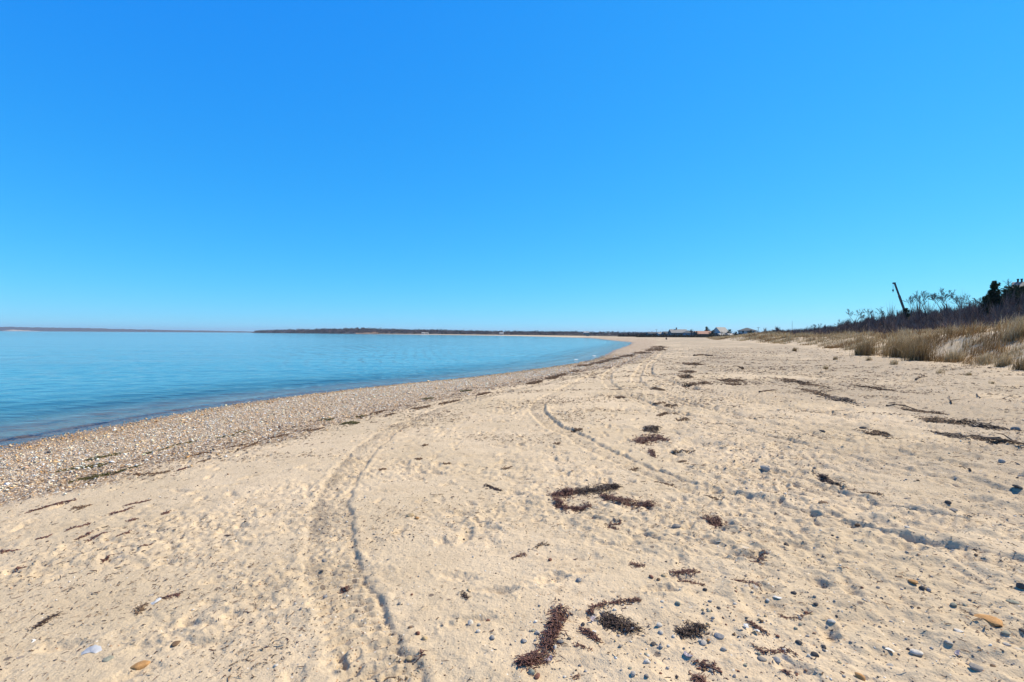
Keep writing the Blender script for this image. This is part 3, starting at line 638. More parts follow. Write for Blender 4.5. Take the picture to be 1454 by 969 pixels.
# ------------------------------------------------------------------ pebbles and shells, each a thing
print('pebbles')
PC = {'white': (.70, .65, .57), 'pale': (.50, .46, .41), 'grey': (.30, .275, .25), 'blue': (.32, .315, .315), 'dark': (.11, .10, .095), 'green': (.34, .34, .27), 'red': (.25, .12, .085), 'orange': (.52, .29, .12), 'tan': (.55, .42, .25), 'brown': (.20, .13, .08)}
PCN = {'white': 'white', 'pale': 'pale grey', 'grey': 'grey', 'blue': 'blue-grey', 'dark': 'nearly black', 'green': 'grey-green', 'red': 'reddish brown', 'orange': 'orange', 'tan': 'tan', 'brown': 'brown'}
def pebble_mat(c):
    k = NT(c+'_stone'); oi = k.n('ShaderNodeObjectInfo').outputs['Random']; base = PC[c]
    col = k.mix(k.ramp(k.noise(2.2, 4, .6), [(.35, 0.), (.7, 1.)]), tuple(v*.72 for v in base), tuple(min(.9, v*1.22) for v in base))
    col = k.mix(k.ramp(k.noise(14, 3, .7), [(.58, 0.), (.68, .5)]), col, tuple(v*.55 for v in base))
    col = k.mix(k.math('MULTIPLY', oi, .35), col, tuple(v*.7 for v in base))
    return k.set(col, .85, k.bump(k.noise(18, 3), .35, .04), .18)
PM = {c: pebble_mat(c) for c in PC}
def pebble_mesh(c, seed, flat=.5, angular=False):
    rg = random.Random(seed); bm = bmesh.new(); bmesh.ops.create_icosphere(bm, subdivisions=3 if not angular else 2, radius=1)
    pl = [(Vector((rg.gauss(0, 1), rg.gauss(0, 1), rg.gauss(0, .5))).normalized(), rg.uniform(.62, .9)) for _ in range(7)]
    k1 = [Vector((rg.uniform(-2, 2), rg.uniform(-2, 2), rg.uniform(-2, 2))) for _ in range(4)]
    for v in bm.verts:
        p = v.co.copy(); f = 1 + sum(.045*math.sin(p.dot(q)*1.5+i) for i, q in enumerate(k1))
        p *= f
        for nrm, d_ in pl:
            e = p.dot(nrm)-d_
            if e > 0: p -= nrm*e*(.95 if angular else .85)
        v.co = Vector((p.x, p.y*rg_asp(seed), p.z*flat))
    me = bpy.data.meshes.new('pebble'); bm.to_mesh(me); bm.free()
    if not angular: me.polygons.foreach_set('use_smooth', [True]*len(me.polygons))
    me.materials.append(PM[c]); return me
def rg_asp(seed): return random.Random(seed*7+1).uniform(.62, .95)
PMESH = {}
def pebble(px, py, wpx, c, label, group=None, flat=.5, rz=None, sink=.3, ang=False, name='pebble', cat='pebble', asp=1):
    x, y = at(px, py); key = (c, rnd.randint(0, 2), flat, ang)
    if key not in PMESH: PMESH[key] = pebble_mesh(c, hash((c.encode()[0], key[1], int(flat*10)))%999+key[1]*31, flat, ang)
    r_ = wpx/2/px_m(px, py)
    o = bpy.data.objects.new(name, PMESH[key]); COL.objects.link(o)
    z = float(H(np.array([x]), np.array([y]))[0]); o.location = (x, y, z + r_*flat*(1-2*sink)*.9); o.scale = (r_, r_*asp, r_)
    o.rotation_euler = (rnd.gauss(0, .1), rnd.gauss(0, .1), rnd.uniform(0, 6.28) if rz is None else rz); tag(o, label, cat, group); return o
NAMED = [
 (755, 960, 15, 'green', 'rounded grey-green stone at the bottom edge touching a seaweed heap', .75), (763, 966, 13, 'red', 'reddish brown stone wedged against the grey-green one at the bottom edge', .7),
 (668, 884, 12, 'white', 'egg shaped white pebble standing up in the sand at bottom centre left', .95), (679, 898, 9, 'white', 'smaller white pebble just below the egg shaped one', .7), (699, 908, 10, 'blue', 'blue-grey pebble right of two white pebbles at bottom centre left', .6),
 (744, 912, 11, 'blue', 'flat violet-blue pebble left of the tallest seaweed heap', .45), (763, 898, 9, 'pale', 'pale pebble of a pair above left of the seaweed heap', .7), (757, 896, 7, 'green', 'small grey-green pebble touching the pale pebble of the pair', .6), (760, 909, 7, 'blue', 'small blue-grey pebble below the pale pair', .6),
 (796, 914, 12, 'grey', 'grey slab pebble leaning on the right of the tallest seaweed heap', .5), (808, 909, 8, 'dark', 'dark pebble right of the grey slab pebble', .5), (788, 921, 8, 'white', 'bright white pebble at the foot of the tallest seaweed heap', .7),
 (593, 902, 9, 'red', 'round brick red pebble with a tan neighbour, bottom centre left', .8), (603, 908, 10, 'tan', 'tan pebble right of the brick red one', .6), (582, 893, 8, 'brown', 'brown pebble above left of the brick red one', .5),
 (461, 800, 12, 'grey', 'grey pebble beside the left wheel rut', .5), (457, 811, 8, 'dark', 'small dark pebble under the grey one by the left rut', .5), (462, 846, 9, 'blue', 'blue pebble on the tread of the left rut', .7),
 (583, 733, 15, 'tan', 'yellowish tan rock half sunk in the centre left sand', .6), (592, 737, 9, 'orange', 'orange rock chip beside the yellowish tan rock', .5), (548, 962, 10, 'brown', 'rounded brown pebble at bottom edge left of centre', .7), (581, 933, 12, 'tan', 'tan pebble with curled seaweed at its side', .6),
 (250, 914, 17, 'brown', 'pointed brown oval stone on smooth sand at lower left', .35), (199, 944, 26, 'orange', 'large half buried orange-tan stone at lower left', .4), (154, 937, 16, 'green', 'sunken grey-green stone at lower left', .3),
 (961, 749, 14, 'grey', 'oval grey stone in mid sand left of the compact seaweed knot', .5), (822, 825, 9, 'blue', 'round blue-grey pebble alone in the centre sand', .75), (924, 822, 9, 'red', 'red-brown pebble, left one of three beside the forked seaweed', .7), (935, 824, 7, 'brown', 'middle brown pebble of three beside the forked seaweed', .6), (943, 819, 10, 'tan', 'pale tan pebble, right one of three beside the forked seaweed', .6),
 (781, 798, 7, 'red', 'small round red pebble near the centre seaweed scrap', .8), (936, 889, 11, 'white', 'large white pebble right of the wide blackish seaweed clump', .75), (938, 901, 10, 'pale', 'speckled pale pebble under the large white one', .6), (878, 900, 6, 'blue', 'tiny blue-grey pebble under the wide blackish clump', .6),
 (1021, 908, 15, 'blue', 'flat blue-grey oval stone right of the round seaweed tangle', .4), (999, 914, 12, 'pale', 'pale oval pebble below the round seaweed tangle', .5), (1006, 911, 8, 'orange', 'orange-pink pebble behind the pale oval one', .5), (918, 943, 11, 'white', 'chunky white pebble near the bottom, right of centre', .8), (920, 932, 8, 'white', 'small white pebble above the chunky one', .6),
 (899, 963, 10, 'pale', 'pale rounded pebble at the bottom edge right of centre', .7), (918, 966, 9, 'grey', 'grey pebble right of the pale one at the bottom edge', .6), (928, 918, 10, 'dark', 'dark flat pebble below the speckled pale one', .45), (938, 922, 8, 'blue', 'blue-white pebble next to the dark flat one', .6), (1028, 925, 11, 'pale', 'pale stone with a purple side, right of the upturned shell', .6),
 (1001, 838, 7, 'dark', 'tiny dark upright pebble below the forked seaweed', .8), (1008, 857, 8, 'blue', 'blue-grey pebble right of the small weed tuft', .5), (1020, 865, 7, 'dark', 'dark pebble just right of the blue-grey one', .45), (963, 862, 9, 'green', 'mossy grey-green pebble above the round seaweed tangle', .7),
 (1346, 718, 9, 'dark', 'dark stone poking out of rippled sand at right', .8), (1267, 729, 10, 'dark', 'dark stone left of another on the rippled sand', .7), (1217, 744, 8, 'brown', 'brown stone on a sand ridge at right', .7), (1168, 718, 15, 'brown', 'flat brown stone in the far side of the rut', .4), (1288, 753, 10, 'white', 'white pebble on the sand ridge at right', .5), (1354, 729, 12, 'grey', 'grey flat stone among dark ones at right', .4),
 (1377, 736, 8, 'dark', 'small dark stone right of the grey flat one', .6), (1117, 771, 10, 'dark', 'dark stone in a small hollow right of the compact knot', .7), (1296, 829, 17, 'orange', 'orange-brown flat stone touching grey stones at right', .45), (1309, 836, 11, 'dark', 'dark stone between the orange and the blue-grey stones', .7), (1318, 836, 11, 'blue', 'blue-grey stone right of the dark one in the cluster', .6),
 (1354, 861, 14, 'green', 'pale grey-green stone on the right sand', .5), (1370, 862, 8, 'green', 'small grey-green stone right of its bigger twin', .6), (1438, 855, 18, 'green', 'large grey-green stone near the right edge', .5), (1450, 832, 14, 'dark', 'dark rounded stone cut by the right edge', .8),
 (1346, 919, 13, 'pale', 'pale flat pebble below left of the brown slab', .4), (1300, 927, 18, 'white', 'large flat white pebble at lower right', .45), (1264, 943, 11, 'pale', 'pale pebble below the white shell shard', .5), (1181, 887, 13, 'white', 'white oval pebble at lower right centre', .55), (1134, 917, 11, 'dark', 'black oval pebble, upper left one of three', .6),
 (1157, 932, 12, 'dark', 'black oval pebble, lowest one of three', .6), (1170, 922, 9, 'dark', 'black angular pebble, right one of three', .8), (1159, 861, 9, 'dark', 'dark pebble above the white oval pebble', .7), (1127, 843, 9, 'dark', 'dark pebble left of pale shells at right centre', .6), (1221, 963, 17, 'orange', 'smooth bright orange pebble at the bottom edge', .6),
 (1386, 955, 24, 'grey', 'large flat grey-blue stone at the bottom right', .4), (1410, 950, 9, 'brown', 'small brown pebble right of the large grey-blue stone', .5), (1192, 939, 7, 'green', 'tiny greenish pebble above the bright orange one', .5), (1082, 938, 16, 'grey', 'long grey stone along the loose seaweed string', .4), (1103, 940, 13, 'blue', 'blue-grey stone at the end of the long grey one', .5),
 (1361, 905, 13, 'white', 'thin white pebble above the pale flat one', .35), (1429, 914, 11, 'pale', 'pale pebble under the brown slab at right', .4), (1428, 898, 12, 'green', 'grey-green pebble touching the slab shadow', .4), (1453, 919, 12, 'green', 'pale grey-green pebble cut by the right edge', .4), (1452, 895, 10, 'dark', 'dark pebble at the right edge level with the slab', .5),
 (1086, 668, 16, 'pale', 'big pale grey stone standing proud in the sand right of centre', .75), (1449, 674, 14, 'grey', 'big grey stone at the right edge below the branch', .7), (1422, 658, 11, 'pale', 'light grey stone below the branch at right', .8), (1445, 695, 14, 'dark', 'dark flat stone at the right edge', .4), (1442, 613, 12, 'grey', 'grey stone behind the branch tip at right edge', .8), (1225, 608, 11, 'dark', 'dark flat stone left of the rusty brown stub', .5), (1168, 615, 9, 'dark', 'dark stone on gravelly sand, farther left', .5)]
for px, py, wp, c, lab, fl in NAMED: pebble(px, py, wp*.92, c, lab, flat=fl*.8, cat='stone' if wp > 13 else 'pebble', name='stone' if wp > 13 else 'pebble', sink=.42 if 'sunken' in lab or 'half' in lab else .2, asp=1.05)
pebble(1404, 885, 36, 'orange', 'large angular flat brown slab stone at lower right', flat=.26, rz=-.2, ang=True, name='stone', cat='stone', asp=1.2)
REG = [('front', (640, 1240), (850, 965), 'lying between the seaweed clumps at the front', 110), ('right', (1000, 1440), (640, 900), 'lying on the rippled sand at the right', 70), ('left', (380, 700), (730, 960), 'lying on the trodden sand left of the seaweed', 26)]
for _, (xa, xb), (ya, yb), where, n in REG:
    for i in range(n):
        px, py = rnd.uniform(xa, xb), rnd.uniform(ya, yb)
        if _ == 'front': px = rnd.gauss(1010, 120)
        c = rnd.choice(['white', 'white', 'pale', 'pale', 'grey', 'grey', 'blue', 'dark', 'red', 'tan', 'tan', 'brown', 'green']); s_ = rnd.uniform(3, 7)*(.55+.45*(py-600)/360)
        pebble(px, py, s_, c, 'tiny %s pebble %s' % (PCN[c], where), 'tiny pebbles '+where, flat=.6, asp=1.2)
# shells: a ribbed open fan, hinge at its back
def shell_mesh(mat):
    bm = bmesh.new(); nu, nv = 13, 6; g_ = []
    for j in range(nv):
        for i in range(nu):
            a = (i/(nu-1)-.5)*math.pi*1.25; r_ = (j+.02)/(nv-1); rib = 1+.035*math.cos(i*math.pi)
            g_.append(bm.verts.new((math.sin(a)*r_*rib, (math.cos(a)*r_*rib)*.85-.2, .34*math.sin(min(1, r_)*math.pi*.62)*(1-.55*abs(math.sin(a))) - .34*r_*r_*.75)))
    for j in range(nv-1):
        for i in range(nu-1): bm.faces.new((g_[j*nu+i], g_[j*nu+i+1], g_[(j+1)*nu+i+1], g_[(j+1)*nu+i]))
    me = bpy.data.meshes.new('shell'); bm.to_mesh(me); bm.free(); me.polygons.foreach_set('use_smooth', [True]*len(me.polygons)); me.materials.append(mat); return me
def shell_mat(name, a, b_):
    k = NT(name); wv = k.n('ShaderNodeTexWave'); wv.wave_type = 'RINGS'; wv.rings_direction = 'Z'; wv.inputs['Scale'].default_value = 4; wv.inputs['Distortion'].default_value = 1.5; k.l(k.tc, wv.inputs['Vector'])
    return k.set(k.mix(wv.outputs['Fac'], a, b_), .35, k.bump(wv.outputs['Fac'], .3, .04), .5)
SHM = {'white': shell_mesh(shell_mat('white_shell', (.66, .63, .58), (.8, .78, .74))), 'purple': shell_mesh(shell_mat('purple_shell', (.17, .12, .17), (.45, .40, .44))), 'blue': shell_mesh(shell_mat('bluish_shell', (.34, .38, .44), (.60, .60, .62)))}
for m_ in SHM.values(): pass
for px, py, wp, c, lab, fl in [(130, 926, 26, 'blue', 'bluish white oyster shell half buried at lower left', 0), (220, 856, 17, 'white', 'white shell beside a dark seaweed wisp at lower left', 0), (977, 934, 13, 'purple', 'upturned purple-rimmed shell at the head of a seaweed strand', 1), (779, 940, 13, 'purple', 'open brownish purple shell right of the lower seaweed heap', 1),
    (1261, 924, 15, 'white', 'bright white shell shard left of the large flat white pebble', 0), (842, 882, 10, 'purple', 'dark hollow shell set in the left of the wide seaweed clump', 1), (1103, 850, 12, 'white', 'white shell among dark pebbles right of centre', 0), (1074, 901, 10, 'white', 'pale shell stuck in the small maroon clump', 0), (1060, 896, 12, 'white', 'pale shell at the left foot of the small maroon clump', 0),
    (48, 911, 8, 'white', 'tiny white shell under the tangled wisp at lower left', 0), (1360, 931, 11, 'purple', 'small brown-purple shell under the thin white pebble', 1), (844, 897, 6, 'white', 'tiny white shell in the slanting seaweed clump', 0), (898, 893, 7, 'white', 'tiny pale shell at the right end of the wide seaweed clump', 0), (1021, 770, 8, 'white', 'small white shell above the forked seaweed', 0)]:
    x, y = at(px, py); r_ = wp/2/px_m(px, py); o = bpy.data.objects.new('shell', SHM[c]); COL.objects.link(o); z = float(H(np.array([x]), np.array([y]))[0])
    up_ = fl == 1; o.location = (x, y, z + (r_*.30 if up_ else r_*.12)+(.012 if 'clump' in lab else 0)); o.scale = (r_, r_*1.1, r_*(-1 if up_ else 1)*.9); o.rotation_euler = (rnd.gauss(0, .2), rnd.gauss(0, .2), rnd.uniform(0, 6.28)); tag(o, lab, 'shell')

# ------------------------------------------------------------------ driftwood
M['wood'] = plain('weathered_driftwood', (.13, .085, .055), .8, .45, 9, .5)
M['greywood'] = plain('grey_driftwood', (.20, .15, .11), .8, .4, 9, .5)
def stick(pts, r0, label, name='driftwood_stick', cat='driftwood', mat='wood', twigs=0, lift=.01):
    W_ = [at(*p) for p in pts]; o0 = W_[0]; z0 = float(H(np.array([o0[0]]), np.array([o0[1]]))[0])
    root = empty(name, (o0[0], o0[1], z0)); mb = MB(); n = len(W_); P3 = []
    for i, (x, y) in enumerate(smooth_pl(W_, 4)):
        P3.append((x-o0[0]+rnd.gauss(0, r0*.3), y-o0[1]+rnd.gauss(0, r0*.3), float(H(np.array([x]), np.array([y]))[0])-z0+r0*.7+lift*math.sin(i*.9)**2))
    m_ = len(P3); mb.tube(P3, [r0*(1-.65*i/(m_-1))*rnd.uniform(.9, 1.1) for i in range(m_)], 8); mb.build('stem', M[mat], root, True)
    for t in range(twigs):
        i = rnd.randint(1, m_-2); p = Vector(P3[i]); a = rnd.uniform(0, 6.28); L = rnd.uniform(.15, .5)
        q = p + Vector((math.cos(a)*L*.5, math.sin(a)*L*.4, L*rnd.uniform(.05, .22))); e = q + Vector((math.cos(a)*L*.5+rnd.gauss(0, .04), math.sin(a)*L*.4, L*rnd.uniform(-.05, .12)))
        mb = MB(); mb.tube([p, q, e], [r0*.35, r0*.25, r0*.1], 5); mb.build('twig', M[mat], root, True)
    tag(root, label, cat); return root
stick([(1375, 619), (1405, 624), (1430, 628), (1454, 634), (1475, 640)], .035, 'long dark weathered branch with dead twigs lying at the right edge', 'fallen_branch', 'branch', twigs=6)
stick([(1258, 577), (1285, 579), (1303, 583)], .022, 'thin dark stick leading into a brown weed drift at right')
stick([(985, 506), (997, 505), (1011, 506)], .09, 'dark driftwood log lying across the upper mid beach', 'driftwood_log', 'log', twigs=2)
stick([(1079, 558), (1092, 556), (1104, 555)], .025, 'short dark stick below the far end of the dune grass')
stick([(1351, 575), (1349, 568), (1347, 563)], .014, 'thin twig pointing up from gravel at right', lift=.05, twigs=2)
stick([(1052, 525.6), (1056, 525.2)], .09, 'small dark stump on the upper beach before the dune', 'driftwood_stump', 'stump', twigs=2, lift=.03)
stick([(1300, 540), (1308, 537), (1314, 534)], .03, 'dark forked twig on bare sand below the dune', twigs=3, lift=.06)
stick([(1386, 562), (1392, 567)], .018, 'short reddish twig on sand at the right below sparse grass', twigs=1)
stick([(1378, 668), (1372, 664), (1362, 662)], .010, 'thin twig right of the light grey stone', twigs=1)

# ------------------------------------------------------------------ dune grass
print('grass')
M['grass'] = vcol('dry_beach_grass', .6, .3, .35)
def blades(x, y, z, h, wd, cols_r, cols_t, lean=None):
    n = len(x); a = R.uniform(0, 6.283, n); ld = R.normal(.3, .9, n) if lean is None else lean
    lx = np.cos(ld)*1.0; ly = np.sin(ld); bend = R.gamma(2.2, .16, n)*h
    tips = [0, .42, .78, 1.0]; V = []
    for i, t in enumerate(tips):
        cx = x+lx*bend*t*t; cy = y+ly*bend*t*t; cz = z+h*(t-.18*t*t*np.minimum(1.5, bend/h))
        wv = wd*(1, .9, .6, 0)[i]
        if i < 3:
            V.append(np.stack([cx-np.cos(a)*wv, cy-np.sin(a)*wv, cz], -1)); V.append(np.stack([cx+np.cos(a)*wv, cy+np.sin(a)*wv, cz], -1))
        else: V.append(np.stack([cx, cy, cz], -1))
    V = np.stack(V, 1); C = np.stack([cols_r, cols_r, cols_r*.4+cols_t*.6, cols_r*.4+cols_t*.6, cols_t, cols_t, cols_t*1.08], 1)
    Fq = (np.array([(0, 1, 3, 2), (2, 3, 5, 4)])[None]+7*np.arange(n)[:, None, None]).reshape(-1, 4); Ft = (np.array([(4, 5, 6)])[None]+7*np.arange(n)[:, None, None]).reshape(-1, 3)
    return V.reshape(-1, 3), Fq, Ft, C.reshape(-1, 3)
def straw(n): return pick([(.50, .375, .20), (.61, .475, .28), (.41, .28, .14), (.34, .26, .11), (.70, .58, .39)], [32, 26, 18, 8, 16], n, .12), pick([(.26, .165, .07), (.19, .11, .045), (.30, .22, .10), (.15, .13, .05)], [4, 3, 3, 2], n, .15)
def tuft_points(n_t, per, spread):
    pass
cand = 200000; T_ = R.uniform(0, 1, cand); yy = 5*(330/5.)**T_; L = DUNE
dx = np.interp(yy, [p[1] for p in L], [p[0] for p in L]); 
dd_ = R.uniform(-1.6, 1, cand)*0 + R.uniform(-1.5, 19, cand); xx = dx + dd_*1.15
_, s, d = base_h(xx, yy); dist = np.hypot(xx, yy)
cl = .5+.5*fbm(xx/2.1, yy/2.1, 101, 3); ed = d - 1.6*vn(xx/2.6, yy/2.6, 102)
fore = sm(30, 24, yy)*sm(5.5, 3.5, d)                                  # near right: bare sand with scattered clumps
dens = sm(.0, 1.4, ed)*(1-.8*sm(10, 13, d+2*vn(xx/3, yy/3, 103)))*(.10+.90*sm(.40, .58, cl))
dens = dens*(1-fore) + fore*sm(.36, .48, cl)*.9*sm(-.2, .8, ed)
dens = dens*sm(.12, .3, .5+.5*vn(yy/9, d/30, 104)+.15*sm(2, 6, d))
ok = R.uniform(0, 1, cand) < dens; xx, yy, dist, d = xx[ok], yy[ok], dist[ok], d[ok]; print('grass tufts', len(xx))
sel = R.uniform(0, 1, len(xx)) < np.clip(.17*np.ones(len(xx)), 0, 1); xx, yy, dist, d = xx[sel], yy[sel], dist[sel], d[sel]; print('kept', len(xx))
per = 11; n = len(xx)*per; cf = .5+.5*fbm(xx/1.5, yy/1.8, 105, 2); cf2 = vn(xx/2.3, yy/2.9, 106)
hh = np.repeat(R.uniform(.40, .85, len(xx))*(.70+.40*sm(0, 5, d))*(.35+1.3*cf**1.5), per)*R.uniform(.45, 1.25, n)
sp_ = np.repeat(np.clip(dist*.0032, .09, .8), per)
bx = np.repeat(xx, per)+R.normal(0, 1, n)*sp_; by = np.repeat(yy, per)+R.normal(0, 1, n)*sp_
lean = np.repeat(R.normal(.2, .5, len(xx))+1.6*cf2, per)+R.normal(0, .6, n)
ct, cr = straw(n); brn = np.repeat(sm(.05, .55, vn(xx/2.6, yy/3.4, 107)+.25*(1-sm(0, 5, d)))[:, None], per, 0); tint = np.repeat(R.uniform(.75, 1.15, (len(xx), 1)), per, 0)
ct = ct*tint*(1-brn*np.array([[.42, .52, .62]])); cr = cr*tint*(1-brn*np.array([[.25, .35, .45]]))
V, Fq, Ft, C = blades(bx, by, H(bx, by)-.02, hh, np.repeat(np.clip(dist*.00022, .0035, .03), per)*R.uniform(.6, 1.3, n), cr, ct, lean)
tag(np_mesh('dune_grass', V, [Fq, Ft], M['grass'], False, {'col': C}), kind='stuff'); print('blades', n)
# single tufts at the foot of the dune, each a thing
def grass_tuft(px, py, hpx, npx, label, group=None, dark=False):
    x, y = at(px, py); pm = px_m(px, py); n = int(npx); sp_ = .35*hpx/pm
    ox, oy = x, y; oz = float(H(np.array([x]), np.array([y]))[0])
    bx = x+R.normal(0, sp_*.8, n); by = y+R.normal(0, sp_*.8, n); hh = hpx/pm*R.uniform(.5, 1.15, n); ct, cr = straw(n)
    if dark: ct = ct*.55*np.array([1, .9, .75]); cr *= .6
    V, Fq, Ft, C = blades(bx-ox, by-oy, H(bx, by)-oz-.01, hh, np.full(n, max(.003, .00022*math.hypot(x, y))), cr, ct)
    o = np_mesh('grass_tuft', V, [Fq, Ft], M['grass'], False, {'col': C}); o.location = (ox, oy, oz); tag(o, label, 'grass tuft', group)
for px, py, h_, n_, lab, dk in [(1226, 505, 24, 420, 'dark dense grass tuft, left one of the dark clumps at the dune foot', True), (1278, 508, 30, 500, 'tall dark brown grass tuft, middle of the dark clumps at the dune foot', True), (1305, 512, 32, 650, 'largest dark brown grass clump bulging from the dune foot', True),
    (1352, 514, 20, 300, 'golden brown grass tuft right of the largest dark clump', False), (1452, 526, 22, 260, 'reddish brown grass tuft at the right edge of the dune foot', True), (1425, 520, 18, 260, 'low spreading tuft on the bare dune slope at far right', False), (1398, 516, 16, 200, 'low tuft left of another on the bare dune slope', False),
    (1172, 524, 6, 90, 'flattened little grass tuft alone on the sand below the dune end', False), (1270, 518, 8, 110, 'small tuft in front of the dark grass clumps', False), (1233, 512, 6, 90, 'small low tuft left of another before the dark clumps', False), (1335, 531, 8, 80, 'small straw tuft alone on bare sand in front of the golden tuft', False),
    (1376, 533, 6, 60, 'tiny tuft on bare sand below the dune slope', False), (1128, 499, 6, 90, 'small dark tuft at the gap in the dune edge', True), (1186, 511, 6, 70, 'small tuft at the foot of the sandy gap', False), (1441, 482, 30, 300, 'tall pale straw tuft on the dune at the right edge', False), (1409, 545, 5, 50, 'sprig of grass farthest out on the right hand sand', False)]:
    grass_tuft(px, py, h_, n_, lab, None, dk)

# ------------------------------------------------------------------ bare thicket behind the dune
print('thicket')
M['twig'] = vcol('bare_twigs', .85, .15)
def twigset(x, y, z, h, n_per, spread, wd, cols):
    n = len(x)*n_per; X = np.repeat(x, n_per); Y = np.repeat(y, n_per); Z = np.repeat(z, n_per); Hh = np.repeat(h, n_per)
    st = R.uniform(0, .55, n); a = R.uniform(0, 6.283, n); out = R.uniform(.1, 1, n)*np.repeat(spread, n_per)
    p0 = np.stack([X+np.cos(a)*out*st*.8, Y+np.sin(a)*out*st*.8, Z+Hh*st*.9], -1)
    a2 = a+R.normal(0, .6, n); p1 = p0+np.stack([np.cos(a2)*out*.35, np.sin(a2)*out*.35, Hh*R.uniform(.12, .32, n)], -1)
    a3 = a2+R.normal(0, .8, n); p2 = p1+np.stack([np.cos(a3)*out*.3, np.sin(a3)*out*.3, Hh*R.uniform(.08, .34, n)], -1)
    W_ = np.repeat(wd, n_per); b_ = R.uniform(0, 6.283, n); o_ = np.stack([np.cos(b_)*W_, np.sin(b_)*W_, 0*W_], -1)
    V = np.stack([p0-o_, p0+o_, p1-o_*.7, p1+o_*.7, p2], 1); k5 = 5*np.arange(n)[:, None, None]
    return V.reshape(-1, 3), (np.array([(0, 1, 3, 2)])[None]+k5).reshape(-1, 4), (np.array([(2, 3, 4)])[None]+k5).reshape(-1, 3), np.repeat(cols, 5, 0)
n = 9000; yy = R.uniform(14, 150, n)**1.0; dx = np.interp(yy, [p[1] for p in DUNE], [p[0] for p in DUNE]); xx = dx+R.uniform(7, 42, n)*1.15
_, s, d = base_h(xx, yy); ok = (d > 10+2.0*vn(xx/4, yy/4, 111)) & (R.uniform(0, 1, n) < sm(42, 14, d)*.9+.1); xx, yy, d = xx[ok], yy[ok], d[ok]
dist = np.hypot(xx, yy); hh = (R.gamma(3.2, .31, len(xx))+.15)*np.interp(yy, [20, 60, 95, 150], [1.1, 1.0, .85, .5]); per = 60
print('shrubs', len(xx))
cols = pick([(.17, .125, .11), (.23, .165, .14), (.12, .085, .08), (.33, .25, .21), (.26, .14, .10)], [4, 4, 3, 2, 1], len(xx)*per, .2)
V, Fq, Ft, C = twigset(xx, yy, H(xx, yy)-.1, hh, per, R.uniform(.6, 1.2, len(xx)), np.clip(dist*.00022, .006, .03), cols)
tag(np_mesh('bare_thicket', V, [Fq, Ft], M['twig'], False, {'col': C}), kind='stuff')

# ------------------------------------------------------------------ bare trees, evergreens
M['bark'] = plain('grey_bark', (.085, .068, .062), .9, .3, 5, .4)
def bare_tree(px, ytop, dep, label, wide=.8, seed=1, fine=5, trunk_r=.13, lean=0, zbase=None):
    rg = random.Random(seed); x = dep*(px-CX)/F_PX; x = x - 0; y = dep
    z0 = float(H(np.array([x]), np.array([y]))[0])-.1; ztop = EYE.z + (474.6+.00638*(px-727)-ytop)/F_PX*dep; hgt = max(2.0, ztop-z0)
    root = empty('bare_tree', (x, y, z0)); tb = MB(); cb = MB()
    def grow(p, d, L, r, lev):
        q = p.copy(); pts = [p.copy()]; rs = [r]
        for i in range(3):
            d = (d+Vector((rg.gauss(0, .16), rg.gauss(0, .16), rg.gauss(.03, .08)))).normalized(); q = q+d*L/3; pts.append(q.copy()); rs.append(r*(1-.14*(i+1)))
        (tb if lev == 0 else cb).tube(pts, rs, 5 if lev < 2 else 3, False)
        if lev >= fine: return
        nb = rg.choice([2, 3, 3]) if lev < 2 else 3
        for k_ in range(nb):
            ax = d.orthogonal().normalized(); ax.rotate(Quaternion(d, rg.uniform(0, 6.28))); nd = d.copy(); nd.rotate(Quaternion(ax, rg.uniform(.16, .52)*(.7*wide+.45)))
            nd.z = max(nd.z, .12); nd.normalize(); grow(pts[-1] if k_ < 2 else pts[2], nd, L*rg.uniform(.6, .82), max(rs[-1]*rg.uniform(.5, .72), .012*dep/75), lev+1)
    grow(Vector((0, 0, 0)), Vector((lean, 0, 1)).normalized(), hgt*.26, trunk_r, 0)
    mz = max(v[2] for v in cb.v); sq = hgt/mz
    for b_ in (tb, cb): b_.v = [(v[0]*sq*(.75+.3*wide), v[1]*sq, v[2]*sq) for v in b_.v]
    tb.build('trunk', M['bark'], root, True); cb.build('crown', M['bark'], root); tag(root, label, 'tree', 'bare trees on the dune ridge')
print('trees')
bare_tree(1338, 407, 72, 'broad crowned bare tree, largest right of the crane', 1.15, 3, 6, .16, .1)
bare_tree(1316, 413, 74, 'forked bare tree just left of the broad crowned one', .7, 5, 5, .11)
bare_tree(1306, 411, 76, 'slim tall bare tree left of the forked one', .6, 8, 5, .09)
bare_tree(1294, 419, 76, 'small bare tree nearest the crane on its right', .6, 9, 5, .08)
bare_tree(1255, 435, 80, 'low twiggy bare tree left of the crane', .9, 12, 5, .07)
bare_tree(1213, 438, 82, 'small spreading bare tree alone above the thicket slope', 1.1, 14, 5, .09)
bare_tree(1226, 437, 83, 'leaning bare tree beside the small spreading one', .9, 15, 4, .06, .3)
bare_tree(1360, 417, 70, 'leaning bare tree right of the broad crowned one', .8, 17, 5, .07, .5)
bare_tree(1379, 416, 68, 'thin bare tree between the broad crown and the evergreens', 1.0, 18, 5, .07)
bare_tree(1392, 420, 66, 'low bare tree touching the left evergreen', .9, 19, 5, .06)
bare_tree(1424, 395, 62, 'bare tree rising behind the evergreens by the house', .8, 21, 5, .10)
bare_tree(1189, 452, 88, 'lowest bare sapling at the left end of the ridge', .9, 23, 4, .05)
bare_tree(1163, 459, 95, 'bare sapling farthest left on the thicket slope', .7, 25, 4, .04)
M['needle'] = vcol('evergreen_needles', .7, .2, .1)
